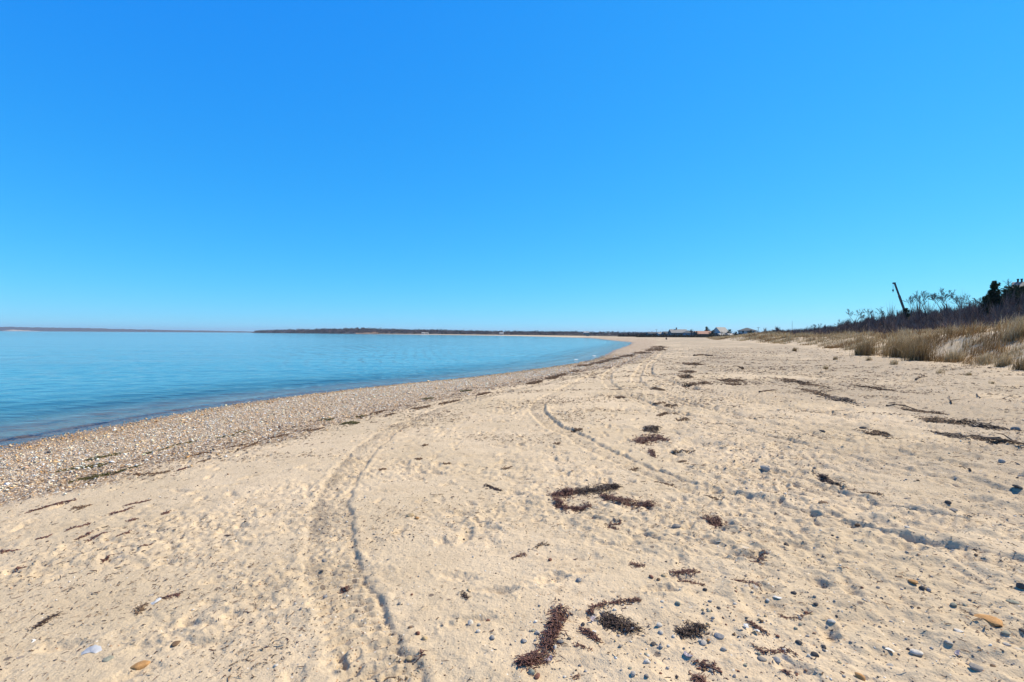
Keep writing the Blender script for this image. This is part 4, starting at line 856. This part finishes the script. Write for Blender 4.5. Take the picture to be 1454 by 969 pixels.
def evergreen(px, ytop, dep, wd, label, seed, cone=True, hgt=None, zb=None, name='evergreen_tree', fine=1.0, greens=None):
    rg = np.random.RandomState(seed); x = dep*(px-CX)/F_PX; y = dep; z0 = float(H(np.array([x]), np.array([y]))[0])-.1 if zb is None else zb
    ztop = EYE.z + (474.6+.00638*(px-727)-ytop)/F_PX*dep; hg = ztop-z0 if hgt is None else hgt
    root = empty(name, (x, y, z0)); mb = MB(); mb.tube([(0, 0, 0), (.03, 0, hg*.5), (0, .02, hg*.95)], [hg*.03, hg*.02, hg*.005], 6)
    nb = int(84*fine); tips = []
    for i in range(nb):
        t = rg.uniform(.08, 1) if cone else rg.uniform(.15, .95); a = rg.uniform(0, 6.28)
        r_ = wd*((1-t)**.75+.10 if cone else math.sqrt(max(.03, 1-(2*t-1.0)**2))*.95)*rg.uniform(.55, 1.15)
        e = Vector((math.cos(a)*r_, math.sin(a)*r_, hg*min(1.0, t+rg.uniform(.02, .12)))); p = Vector((0, 0, hg*t*.85)); mb.tube([p, (p+e)/2, e], [hg*.008, hg*.005, hg*.002], 3, False); tips.append((p, e))
    mb.build('trunk', M['bark'], root)
    m_ = int(110*fine); V = []; C = []
    for p, e in tips:
        k_ = rg.beta(2.2, 1.0, m_)[:, None]; c_ = np.array(p)[None]*(1-k_)+np.array(e)[None]*k_ + rg.normal(0, .055, (m_, 3))*hg*.55*np.array([1, 1, .8])*(1.15-k_)
        dr = rg.normal(0, 1, (m_, 3)); dr /= np.linalg.norm(dr, axis=1, keepdims=True); dr2 = np.cross(dr, rg.normal(0, 1, (m_, 3))); dr2 /= np.linalg.norm(dr2, axis=1, keepdims=True); sz_ = hg*.022*rg.uniform(.6, 1.5, (m_, 1))/fine**.3
        V.append(np.stack([c_-dr2*sz_*.5, c_+dr2*sz_*.5, c_+dr*sz_*1.9], 1)); 
        gcol = np.array(greens or (.022, .040, .018))*rg.uniform(.6, 1.5); C.append(np.repeat(gcol[None]*rg.uniform(.75, 1.35, (m_, 1)), 3, 0))
    V = np.concatenate(V).reshape(-1, 3); np_mesh('crown', V, [np.arange(len(V)).reshape(-1, 3)], M['needle'], False, {'col': np.concatenate(C)}, root)
    tag(root, label, 'tree'); return root
evergreen(1411, 400, 58, 1.0, 'pointed dark evergreen tree, left one in front of the house', 31)
evergreen(1399, 421, 57, .8, 'short dark evergreen leaning left of the pointed one', 32)
evergreen(1428, 412, 56, 1.0, 'middle dark evergreen between the pointed and the round one', 33)
evergreen(1444, 405, 57, 1.7, 'broad rounded dark evergreen at the right edge hiding the house wall', 34, False, fine=1.4)
evergreen(1462, 411, 55, 1.6, 'dark evergreen cut by the right edge of the view', 35, False)
evergreen(1286, 438, 78, .9, 'small dark evergreen at the foot of the crane boom', 36)

# ------------------------------------------------------------------ buildings
def cm(name, c, r_=.7, v=.12, s_=1.5): M[name] = plain(name, c, r_, v, s_, .1)
for nm, c in [('grey_shingle', (.20, .19, .18)), ('brown_shingle', (.16, .13, .11)), ('white_paint', (.50, .50, .50)), ('pale_blue_paint', (.34, .42, .50)), ('rust_roof', (.42, .23, .16)), ('slate_roof', (.085, .095, .105)), ('light_roof', (.30, .29, .27)), ('brick', (.26, .11, .075)), ('dark_glass', (.03, .04, .05)), ('cedar_wall', (.28, .24, .20)), ('black_metal', (.03, .03, .033)), ('teal_paint', (.08, .20, .22)), ('white_canvas', (.42, .41, .40)), ('pole_wood', (.10, .08, .065))]: cm(nm, c, .25 if nm == 'dark_glass' else .75)
def house(x, y, z, w_, d_, h_, rh, kind, wall, roof, label, rz=0, floors=1, chim=0, porch=False, name='house', over=.35, nwin=3):
    root = empty(name, (x, y, z), rz); m_ = MB(); m_.box(0, 0, h_/2, w_, d_, h_)
    if kind == 'gable_front': m_.add([(-w_/2, -d_/2+.01, h_), (w_/2, -d_/2+.01, h_), (0, -d_/2+.01, h_+rh*.97), (-w_/2, d_/2-.01, h_), (w_/2, d_/2-.01, h_), (0, d_/2-.01, h_+rh*.97)], [(0, 1, 2), (4, 3, 5)])
    if kind == 'gable': m_.add([(-w_/2+.01, -d_/2, h_), (-w_/2+.01, d_/2, h_), (-w_/2+.01, 0, h_+rh*.97), (w_/2-.01, -d_/2, h_), (w_/2-.01, d_/2, h_), (w_/2-.01, 0, h_+rh*.97)], [(1, 0, 2), (3, 4, 5)])
    m_.build('wall', M[wall], root)
    W2, D2 = w_/2+over, d_/2+over; t = .22; r_ = MB()
    if kind == 'hip':
        q = max(.3, (w_-d_)/2*.9); b_ = [(-W2, -D2, h_), (W2, -D2, h_), (W2, D2, h_), (-W2, D2, h_), (-q, 0, h_+rh), (q, 0, h_+rh)]
        b_ += [(-W2, -D2, h_-.2), (W2, -D2, h_-.2), (W2, D2, h_-.2), (-W2, D2, h_-.2)]
        r_.add(b_, [(0, 1, 5, 4), (1, 2, 5), (2, 3, 4, 5), (3, 0, 4), (6, 7, 1, 0), (7, 8, 2, 1), (8, 9, 3, 2), (9, 6, 0, 3), (9, 8, 7, 6)])
    elif kind == 'flat': r_.box(0, 0, h_+.15, 2*W2, 2*D2, .3)
    else:
        def slab(a, b): # a eave point, b ridge point in the cross-section; extruded along the ridge
            vs = []
            for e in (-1, 1):
                for (u, zz) in (a, b, (b[0], b[1]+t), (a[0], a[1]+t)): vs.append((u, e*D2, zz) if kind == 'gable_front' else (e*W2, u, zz))
            r_.add(vs, [(0, 1, 2, 3), (7, 6, 5, 4), (0, 4, 5, 1), (1, 5, 6, 2), (2, 6, 7, 3), (3, 7, 4, 0)])
        E = W2 if kind == 'gable_front' else D2; hb = w_/2 if kind == 'gable_front' else d_/2; dz = rh/hb*over
        slab((-E, h_-dz), (0, h_+rh)); slab((E, h_-dz), (0, h_+rh))
    ro = r_.build('roof', M[roof], root)
    for c_ in range(chim):
        k_ = MB(); cx_ = (-.18+.36*c_)*w_ if chim > 1 else -.1*w_; k_.box(cx_, 0, h_+rh+.25, .7, .7, 2.2); k_.box(cx_, 0, h_+rh+1.42, .9, .9, .16); k_.build('chimney', M['brick'], ro)
    for f_ in range(floors):
        zc = h_*(f_+.55)/floors
        for i in range(nwin):
            if f_ == 0 and i == nwin//2: continue
            xx_ = (i+.5)/nwin*w_-w_/2
            fr_ = MB(); fr_.box(xx_, -d_/2-.04, zc, 1.3, .08, 1.5); fo = fr_.build('window', M['white_paint'], root); p_ = MB(); p_.box(xx_, -d_/2-.09, zc, 1.05, .04, 1.25); p_.build('pane', M['dark_glass'], fo)
        for sx in (-1, 1):
            fr_ = MB(); fr_.box(sx*(w_/2+.04), 0, zc, .08, 1.3, 1.5); fo = fr_.build('window', M['white_paint'], root); p_ = MB(); p_.box(sx*(w_/2+.09), 0, zc, .04, 1.05, 1.25); p_.build('pane', M['dark_glass'], fo)
    dr = MB(); dr.box(0, -d_/2-.05, 1.05, 1.0, .1, 2.1); do = dr.build('door', M['cedar_wall'], root); kb = MB(); kb.box(.35, -d_/2-.13, 1.0, .08, .06, .08); kb.build('handle', M['black_metal'], do)
    if porch:
        pb = MB(); pb.box(0, -d_/2-1.4, h_*.5, w_+.4, 2.6, .25); pb.build('deck', M['light_roof'], root)
        for i in range(5):
            po = MB(); po.box(-w_/2+i*w_/4, -d_/2-2.5, h_*.5, .28, .28, h_); po.build('post', M['white_paint'], root)
        rl = MB(); rl.box(0, -d_/2-2.62, h_*.5+.95, w_+.3, .1, .12); rl.build('railing', M['white_paint'], root)
    tag(root, label, 'house', None); return root
print('buildings')
def VX(px, dep): return dep*(px-CX)/F_PX
VZ = .0
house(VX(929, 400), 400, VZ-.3, 11, 8, 2.8, 1.2, 'gable', 'grey_shingle', 'slate_roof', 'low grey cottage, farthest left of the beach village', 0, 1)
house(VX(940, 392), 392, VZ-.3, 7, 7, 2.6, 1.1, 'gable', 'white_paint', 'light_roof', 'low white cottage left of the house with the big chimney', 0, 1)
house(VX(950, 388), 388, VZ-.3, 9, 7, 3.0, 1.4, 'gable', 'pale_blue_paint', 'slate_roof', 'low bluish cottage beside the house with the big chimney', 0, 1)
house(VX(962.5, 380), 380, VZ-.3, 12, 8, 3.6, 2.4, 'gable', 'grey_shingle', 'light_roof', 'grey house with one big chimney in the middle of its roof', 0, 1, 1)
house(VX(977, 378), 378, VZ-.3, 10, 9, 3.6, 1.8, 'hip', 'pale_blue_paint', 'slate_roof', 'pale blue house behind a bare tree in the beach village', .1, 1)
house(VX(984, 392), 392, VZ-.3, 7, 7, 3.0, 1.8, 'gable_front', 'white_paint', 'light_roof', 'white gabled cottage behind the pale blue house', 0, 1)
house(VX(999.5, 372), 372, VZ-.3, 13, 9, 2.8, 2.0, 'gable', 'brown_shingle', 'rust_roof', 'low house with a rusty orange-pink roof', .0, 1)
house(VX(1023, 370), 370, VZ-.3, 9.5, 7.5, 3.9, 3.7, 'gable', 'white_paint', 'light_roof', 'tall white gabled house with a steep pale grey roof', .55, 2)
house(VX(1024, 350), 350, VZ+.1, 6, 4.5, 1.5, 1.1, 'gable', 'white_paint', 'white_canvas', 'low white roofed shed before the tall white house', .5, 1, nwin=2, name='shed')
house(VX(1035.5, 352), 352, VZ+.1, 5.5, 4, 1.5, 1.1, 'gable', 'white_paint', 'white_canvas', 'second low white roofed shed nearer the hip roofed house', .6, 1, nwin=2, name='shed')
house(VX(1060.5, 330), 330, .5, 9.2, 8, 4.2, 1.9, 'hip', 'white_paint', 'slate_roof', 'raised house with a dark hip roof and a columned porch', -.25, 2, porch=True, over=.7)
house(107, 100, 4.2, 13, 10, 5.6, 2.8, 'gable', 'cedar_wall', 'grey_shingle', 'large weathered shingle house with paired flues on the ridge at the right edge', -.75, 2, 0)
bh = [o for o in COL.objects if o.get('label', '').startswith('large weathered')][0]; ro = [c for c in bh.children if c.name.startswith('roof')][0]
for cx_ in (-6.0, -5.45):
    mb = MB(); mb.box(cx_, 0, 8.75, .30, .30, .75); mb.box(cx_, 0, 9.18, .38, .38, .14); mb.build('chimney', M['black_metal'], ro)
house(VX(832, 640), 640, 2.2, 6, 6, 1.6, 1.3, 'gable', 'white_paint', 'white_canvas', 'lone white roofed house among the trees across the bay', .0, 1)
# small blue-green beach hut on the far strand
hut = empty('beach_hut', (VX(834.5, 470), 470, -.3)); mb = MB(); mb.box(0, 0, 1.1, 2.6, 2.2, 2.2); mb.build('wall', M['teal_paint'], hut)
mb = MB(); mb.box(0, -.1, 2.3, 3.0, 2.8, .18); mb.build('roof', M['slate_roof'], hut); mb = MB(); mb.box(0, -1.12, .95, .8, .06, 1.8); mb.build('door', M['grey_shingle'], hut)
tag(hut, 'small blue-green hut on the far strand below the lone white roof', 'hut')
# far shore cottages at the foot of the wooded headland
for px, dep, wall, roof, lab in [(601, 1180, 'white_paint', 'white_canvas', 'tiny white cottage at the water edge in the middle of the far shore'), (606, 1190, 'white_paint', 'light_roof', 'tiny pale cottage right beside the white one on the far shore'),
    (712, 900, 'white_paint', 'white_canvas', 'tiny white cottage on the far shore, right of the middle pair'), (484, 1700, 'cedar_wall', 'light_roof', 'tiny pale house on the wooded bluff across the bay'), (406, 2150, 'cedar_wall', 'light_roof', 'tiny tan house near the tip of the far headland')]:
    house(VX(px, dep), dep, .2 if dep < 1500 else 4, 7 if dep < 1500 else 14, 6, 2.2, 1.8, 'gable', wall, roof, lab, 0, 1, nwin=3)

# poles, mast
def pole(px, ytop, dep, label, arms=1, r_=.16, name='utility_pole', cat='utility pole'):
    x = VX(px, dep); z0 = float(H(np.array([x]), np.array([float(dep)]))[0]); zt = EYE.z + (474.6+.00638*(px-727)-ytop)/F_PX*dep
    root = empty(name, (x, dep, z0)); mb = MB(); mb.tube([(0, 0, 0), (0, 0, zt-z0)], [r_, r_*.7], 8); mb.build('pole', M['pole_wood'], root)
    for i in range(arms):
        mb = MB(); mb.box(0, -r_, zt-z0-.5-i*1.0, 2.2, .12, .14); cb = mb.build('crossarm', M['pole_wood'], root)
        for q in (-.9, 0, .9): mb = MB(); mb.tube([(q, -r_, zt-z0-.42-i), (q, -r_, zt-z0-.2-i)], [.06, .04], 6); mb.build('insulator', M['white_paint'], cb)
    tag(root, label, cat)
pole(1076.5, 464.5, 340, 'short utility pole just right of the hip roofed house'); pole(1102.5, 466, 350, 'utility pole midway between the village and the thicket', 2); pole(1124.5, 456, 330, 'tall thin bare mast left of the thicket slope', 0, .10, 'radio_mast', 'mast')
pole(932, 467.5, 520, 'distant pole above the low cottages at the left of the village', 1)

# crane
print('crane')
cr = empty('crane', (193.5, 250, 3.6))
M['crane_paint'] = plain('weathered_crane_paint', (.055, .05, .055), .5, .2, .6); M['crane_body'] = plain('dull_crane_body', (.20, .19, .17), .5, .2, .6)
tip = Vector((VX(1269, 250)-193.5, 0, EYE.z+(478.05-402.5)/F_PX*250-3.6)); bs = Vector((1.0, 0, 2.4)); dv = tip-bs
for i, (a, b_, wd) in enumerate([(0, .42, .95), (.40, .72, .75), (.70, 1.0, .58)]):
    mb = MB(); p = bs+dv*a; q = bs+dv*b_; ax = dv.normalized(); sx = Vector((0, 1, 0)); sz = ax.cross(sx).normalized(); vs = []
    for c_ in (p, q):
        for u, v_ in ((-1, -1), (1, -1), (1, 1), (-1, 1)): vs.append(c_+sx*u*wd/2+sz*v_*wd/2)
    mb.add(vs, [(3, 2, 1, 0), (4, 5, 6, 7), (0, 1, 5, 4), (1, 2, 6, 5), (2, 3, 7, 6), (3, 0, 4, 7)]); mb.build('boom_section', M['crane_paint'], cr)
mb = MB(); mb.box(tip.x-.25, 0, tip.z, 1.2, .7, .7); mb.build('boom_head', M['crane_paint'], cr)
mb = MB(); mb.tube([(tip.x-.75, 0, tip.z), (tip.x-.75, 0, tip.z-3.2)], [.06, .06], 4); mb.build('cable', M['black_metal'], cr)
mb = MB(); mb.box(tip.x-.75, 0, tip.z-3.5, .5, .4, .9); mb.tube([(tip.x-.75, 0, tip.z-3.9), (tip.x-.55, 0, tip.z-4.2), (tip.x-.75, 0, tip.z-4.5), (tip.x-1.0, 0, tip.z-4.3)], [.1, .1, .1, .05], 6); mb.build('hook', M['black_metal'], cr)
mb = MB(); mb.box(0, 0, 1.2, 9, 2.5, .8); mb.build('chassis', M['crane_body'], cr); mb = MB(); mb.box(1.5, 0, 2.3, 4, 2.4, 1.4); mb.build('turntable', M['crane_body'], cr); mb = MB(); mb.box(-3.6, 0, 2.2, 1.6, 2.3, 1.4, 0, .9); mb.build('cab', M['crane_body'], cr)
for wx in (-3.4, -1.9, 1.8, 3.3):
    for wy in (-1.1, 1.1): mb = MB(); mb.tube([(wx, wy-.2, .55), (wx, wy+.2, .55)], [.55, .55], 14); mb.build('wheel', M['black_metal'], cr)
tag(cr, 'tall dark leaning telescopic crane boom with a hanging hook behind the thicket', 'crane')

# ------------------------------------------------------------------ hills and woods far off
print('far shore')
k = NT('wooded_hill'); k.set(k.mix(k.ramp(k.noise(.02, 5, .7), [(.35, 0.), (.65, 1.)]), (.060, .050, .048), (.10, .085, .075)), .95); M['hill'] = k.m
def hor(px): return 474.6+.00638*(px-727)
def ridge(name, prof, width, mat, zb=-1.5, nsub=14, amp=.08):
    """prof: list of (bearing as reference column, distance, top height above eye in reference pixels)"""
    pts = []
    for (p0, d0, h0), (p1, d1, h1) in zip(prof[:-1], prof[1:]):
        for i in range(nsub): t = i/nsub; pts.append((p0+(p1-p0)*t, d0+(d1-d0)*t, h0+(h1-h0)*t))
    pts.append(prof[-1]); V = []; cs = [(-1, 0), (-.7, .45), (-.35, .85), (0, 1), (.5, .9), (1, .3), (1.3, 0)]
    for i, (px, dp, hp) in enumerate(pts):
        zt = EYE.z+hp/F_PX*dp
        for u, hh in cs:
            dq = dp+u*width; n_ = 1+amp*float(vn(np.array([i*.9]), np.array([u*3.]), 121)); V.append((VX(px, dp)*(dq/dp), dq, zb+(zt-zb)*hh*(n_ if hh > 0 else 1)))
    m_ = len(cs); i0 = np.arange(len(pts)-1)[:, None]*m_+np.arange(m_-1)[None]; i0 = i0.ravel(); return np_mesh(name, V, [np.stack([i0, i0+m_, i0+m_+1, i0+1], -1)], mat, True)
far_prof = [(-420, 5600, 8), (-200, 5600, 7), (-60, 5600, 6.4), (0, 5600, 5.6), (60, 5600, 5.2), (120, 5700, 4.6), (200, 5800, 3.2), (280, 5900, 2.2), (335, 6000, 1.6), (420, 6100, 1.0), (470, 6100, -.1)]
tag(ridge('hills', far_prof, 300, M['hill'], -2, 16, .10), kind='structure')
penin = [(357, 2560, .5), (372, 2500, 1.8), (400, 2250, 2.6), (440, 2000, 3.2), (480, 1780, 4.4), (520, 1650, 5.6), (560, 1500, 4.2), (620, 1350, 3.9), (700, 1150, 2.6), (760, 1050, 2.8), (815, 1000, 3.0), (880, 900, 2.2), (930, 850, 1.8), (1000, 800, 1.6), (1100, 800, 1.2), (1250, 800, 1.0)]
o = ridge('hills', penin, 150, M['hill'], -1.5, 14, .06); tag(o, kind='structure')
M['bluff'] = plain('sandy_bluff', (.36, .23, .14), .9, .45, .03)
for a, b_, h_ in [(505, 560, 1.0), (476, 492, .7)]:
    tag(ridge('bluff', [(a, 1560 if a > 500 else 1720, .3), ((a+b_)/2, 1480 if a > 500 else 1690, h_), (b_, 1400 if a > 500 else 1640, .2)], 22, M['bluff'], -1, 8, .4), kind='structure')
M['fbluff'] = plain('pale_far_bluff', (.5, .42, .33), .9, .3, .01)
tag(ridge('bluff', [(2, 5230, -.2), (12, 5230, 1.3), (35, 5230, .9), (60, 5230, -.2)], 30, M['fbluff'], -2, 6, .4), kind='structure')
M['woods'] = vcol('far_bare_woods', .95, .1)
def blobs(name, x, y, z, rx, rz, cols, tri=40):
    n = len(x); V = []; 
    c_ = R.normal(0, 1, (n, tri, 3)); c_ /= np.linalg.norm(c_, axis=2, keepdims=True); c_ *= R.uniform(.55, 1.05, (n, tri, 1)); c_[:, :, 2] = np.abs(c_[:, :, 2])
    ctr_ = c_*np.stack([rx, rx, rz], -1)[:, None]; e1 = R.normal(0, 1, (n, tri, 3)); e2 = R.normal(0, 1, (n, tri, 3)); s_ = (rx*.42)[:, None, None]
    e1 *= s_/np.linalg.norm(e1, axis=2, keepdims=True); e2 *= s_/np.linalg.norm(e2, axis=2, keepdims=True)
    P0 = np.stack([x, y, z], -1)[:, None]+ctr_; V = np.stack([P0, P0+e1, P0+e2], 2); C = np.repeat(cols[:, None]*R.uniform(.7, 1.3, (n, tri, 1)), 3, 1).reshape(-1, 3)
    return np_mesh(name, V.reshape(-1, 3), [np.arange(n*tri*3).reshape(-1, 3)], M['woods'], False, {'col': C})
n = 5200; pp = R.uniform(362, 1200, n); dp = np.interp(pp, [p[0] for p in penin], [p[1] for p in penin]); hp = np.interp(pp, [p[0] for p in penin], [p[2] for p in penin])
u = R.uniform(-.9, .15, n); dq = dp+u*150; zt = -1.5+(EYE.z+hp/F_PX*dp+1.5)*np.interp(u, [-1, -.7, -.35, 0, .5], [0, .45, .85, 1, .9])
rx = R.uniform(2.5, 4.5, n)*np.clip(dp/1200, .8, 1.6)
tag(blobs('far_woods', (pp-CX)/F_PX*dq, dq, zt-1.5, rx, rx*R.uniform(.6, 1.6, n), pick([(.11, .088, .088), (.15, .118, .112), (.055, .06, .05), (.20, .135, .11)], [5, 4, 2, 1], n, .15), 26), kind='stuff')
# low scrub behind the village and the dune end
n = 2600; pp = R.uniform(880, 1185, n); dq = R.uniform(385, 470, n)-np.where(pp > 1070, 60, 0); hh = R.uniform(.9, 2.2, n)
tag(blobs('village_scrub', (pp-CX)/F_PX*dq, dq, H((pp-CX)/F_PX*dq, dq)-.2, R.uniform(1, 2.2, n), hh, pick([(.05, .042, .038), (.08, .062, .052), (.035, .042, .028)], [4, 4, 3], n, .2), 26), kind='stuff')
n = 1300; pp = R.uniform(905, 1062, n); dq = R.uniform(322, 348, n); hh = R.gamma(3, .33, n)+.25
tag(blobs('roadside_scrub', (pp-CX)/F_PX*dq, dq, H((pp-CX)/F_PX*dq, dq)-.1, R.uniform(.7, 1.5, n), hh, pick([(.05, .045, .035), (.08, .065, .045), (.035, .042, .028)], [4, 4, 3], n, .2), 22), kind='stuff')
evergreen(943, 472, 372, 1.6, 'dark shrub before the low white cottage', 41, False, name='village_tree', fine=.6); evergreen(989, 470.5, 360, 1.5, 'dark pointed tree left of the rusty roofed house', 42, True, name='village_tree', fine=.6)
evergreen(1003, 464.5, 386, 2.2, 'green tree rising behind the rusty roofed house', 43, True, name='village_tree', fine=.7, greens=(.05, .09, .04)); evergreen(1011, 469, 362, 2.6, 'dark round tree between the rusty roof and the tall white gable', 44, False, name='village_tree', fine=.7)
evergreen(1036, 468, 362, 2.0, 'dark round tree right of the tall white house', 45, False, name='village_tree', fine=.6); evergreen(1045, 470.5, 360, 1.5, 'small dark tree left of the hip roofed house', 46, False, name='village_tree', fine=.6)
evergreen(1065.5, 469, 318, 1.7, 'olive bush in front of the hip roofed house', 47, False, name='village_tree', fine=.7, greens=(.09, .09, .035)); evergreen(1051, 473, 318, 1.5, 'low dark bush at the left foot of the hip roofed house', 48, False, name='village_tree', fine=.5)
def small_bare(px, yt, dep, lab, seed):
    bare_tree(px, yt, dep, lab, .9, seed, 5, .18)
small_bare(981, 467, 365, 'bare tree before the pale blue village house', 51); small_bare(1006, 465, 380, 'bare tree beside the green tree in the village', 52)
for o in COL.objects:
    if o.get('group') == 'bare trees on the dune ridge' and o.location.y > 300: o['group'] = 'bare trees in the village'

# ------------------------------------------------------------------ small far things on beach and water
def foam(px, py, wpx, lab):
    x = None; v = ray(px, py); t = (ZW-EYE.z)/v.z; x, y = v.x*t, v.y*t; L = wpx/F_PX*y; mb = MB(); n = 9; pts = []
    for i in range(n):
        u = i/(n-1)-.5; ww = .10+.16*math.sin((i+.4)*math.pi/n)*rnd.uniform(.6, 1.3); pts.append((u*L, u*L*1.1+rnd.gauss(0, .03), ww))
    vs = []; fs = []
    for i, (a, b_, ww) in enumerate(pts): vs += [(a, b_-ww, .0), (a, b_, .02+.03*ww), (a, b_+ww, .0)]
    for i in range(n-1): fs += [(i*3, i*3+3, i*3+4, i*3+1), (i*3+1, i*3+4, i*3+5, i*3+2)]
    mb.add(vs, fs); o = mb.build('foam', M['foam'], None, True); o.location = (x, y, ZW+.015); tag(o, lab, kind='stuff')
M['foam'] = plain('sea_foam', (.82, .83, .84), .6, .1, 4)
foam(843.5, 505.5, 6, 'white foam lip at the water edge'); foam(818, 511, 6, 'white foam lip at the water edge'); foam(883.5, 496, 5, 'white foam lip at the water edge')
sb = empty('sailboat', (VX(207.5, 3900), 3900, ZW)); M['sail'] = plain('white_sail', (.8, .8, .8), .7, .05, 1)
mb = MB(); mb.add([(-5, 0, 1.4), (5.5, 0, 1.6), (4, -1.5, 1.5), (-4.6, -1.4, 1.4), (-4.6, 1.4, 1.4), (4, 1.5, 1.5), (-4, 0, -.3), (3.5, 0, -.3)], [(3, 2, 7, 6), (5, 4, 6, 7), (2, 1, 7), (1, 5, 7), (0, 3, 6), (4, 0, 6), (0, 4, 5, 1, 2, 3)]); mb.build('hull', M['sail'], sb)
mb = MB(); mb.tube([(0.6, 0, 1.4), (.6, 0, 15)], [.12, .07], 6); mb.build('mast', M['light_roof'], sb)
mb = MB(); mb.add([(.4, .05, 2.4), (-4.2, .5, 2.4), (-1.6, .35, 8), (.4, .05, 14.5), (.4, .12, 2.4), (-4.2, .57, 2.4), (-1.6, .42, 8), (.4, .12, 14.5)], [(0, 1, 2, 3), (7, 6, 5, 4), (0, 4, 5, 1), (1, 5, 6, 2), (2, 6, 7, 3)]); mb.build('sail', M['sail'], sb)
mb = MB(); mb.add([(.8, 0, 13), (5.2, 0, 1.9), (.9, -.5, 2.5), (.8, .08, 13), (5.2, .08, 1.9), (.9, -.42, 2.5)], [(0, 1, 2), (5, 4, 3), (0, 3, 4, 1), (1, 4, 5, 2)]); mb.build('jib', M['sail'], sb); tag(sb, 'tiny white sailboat far out before the left hand coast', 'sailboat')

# crouching person in dark clothes on the far beach
def skin_obj(name, joints, edges, mat, parent, sub=1):
    me = bpy.data.meshes.new(name); me.from_pydata([j[0] for j in joints], edges, []); o = bpy.data.objects.new(name, me); COL.objects.link(o); o.parent = parent
    md = o.modifiers.new('skin', 'SKIN'); sv = me.skin_vertices[0] if me.skin_vertices else None
    if sv is None:
        bpy.context.view_layer.objects.active = o
    for i, j in enumerate(joints): me.skin_vertices[0].data[i].radius = (j[1], j[1]); me.skin_vertices[0].data[i].use_root = (i == 0)
    md.use_smooth_shade = True; sd = o.modifiers.new('sub', 'SUBSURF'); sd.levels = sd.render_levels = sub; me.materials.append(mat); return o
M['skin'] = plain('skin', (.45, .27, .19), .6, .08, 5); M['jacket'] = plain('dark_jacket', (.02, .018, .02), .85, .2, 8); M['trousers'] = plain('brown_trousers', (.20, .12, .09), .85, .2, 8); M['hair'] = plain('dark_hair', (.03, .02, .015), .7, .2, 30)
pxp, pyp = 946.5, 482.9; v = ray(pxp, pyp); X_, Y_ = at(pxp, pyp); z_ = float(H(np.array([X_]), np.array([Y_]))[0]); pr = empty('person', (X_, Y_, z_), math.radians(100))
J = [((0, 0, .30), .12), ((.06, 0, .46), .12), ((.14, 0, .62), .13), ((.17, 0, .76), .06), ((.19, 0, .84), .07), ((.20, 0, .93), .095), ((.20, 0, 1.0), .07)]
E = [(0, 1), (1, 2), (2, 3), (3, 4), (4, 5), (5, 6)]
for s_ in (-1, 1):
    b_ = len(J); J += [((.14, .19*s_, .66), .055), ((.26, .22*s_, .46), .045), ((.44, .12*s_, .42), .035), ((.50, .10*s_, .41), .032)]; E += [(2, b_), (b_, b_+1), (b_+1, b_+2), (b_+2, b_+3)]
    b_ = len(J); J += [((.02, .11*s_, .27), .085), ((.38, .14*s_, .44), .065), ((.16, .13*s_, .10), .045), ((.34, .14*s_, .04), .04)]; E += [(0, b_), (b_, b_+1), (b_+1, b_+2), (b_+2, b_+3)]
skin_obj('body', J, E, M['skin'], pr, 2)
skin_obj('jacket', [(J[0][0], .135), (J[1][0], .145), (J[2][0], .155), ((.165, 0, .72), .09)] + [q for s_ in (-1, 1) for q in (((.14, .19*s_, .66), .07), ((.26, .22*s_, .46), .06), ((.42, .13*s_, .42), .05))], [(0, 1), (1, 2), (2, 3), (2, 4), (4, 5), (5, 6), (2, 7), (7, 8), (8, 9)], M['jacket'], pr, 1)
skin_obj('trousers', [((0, 0, .29), .14)] + [q for s_ in (-1, 1) for q in (((.02, .11*s_, .27), .105), ((.38, .14*s_, .44), .08), ((.18, .13*s_, .12), .06))], [(0, 1), (1, 2), (2, 3), (0, 4), (4, 5), (5, 6)], M['trousers'], pr, 1)
mb = MB(); hv = []; bm = bmesh.new(); bmesh.ops.create_icosphere(bm, subdivisions=2, radius=.125)
for v_ in bm.verts:
    if v_.co.z < -.02 and v_.co.x > -.02: v_.co *= .6
me_ = bpy.data.meshes.new('hair'); bm.to_mesh(me_); bm.free(); me_.materials.append(M['hair']); ho = bpy.data.objects.new('hair', me_); COL.objects.link(ho); ho.parent = pr; ho.location = (.175, 0, .965)
tag(pr, 'person in a dark jacket crouching on the far beach below the village', 'person')

# ------------------------------------------------------------------ haze
HAZE = 7e-5
if HAZE > 0:
    mb = MB(); mb.box(0, 2500, 35, 15600, 20000, 94); o = mb.build('haze', None); k = NT('haze_air'); k.t.nodes.remove(k.b)
    pv = k.n('ShaderNodeVolumePrincipled'); pv.inputs['Color'].default_value = (.62, .76, 1, 1); pv.inputs['Density'].default_value = HAZE; pv.inputs['Anisotropy'].default_value = .2; k.l(pv.outputs[0], k.out.inputs['Volume']); o.data.materials.append(k.m); tag(o, kind='stuff')
print('objects', len(COL.objects))
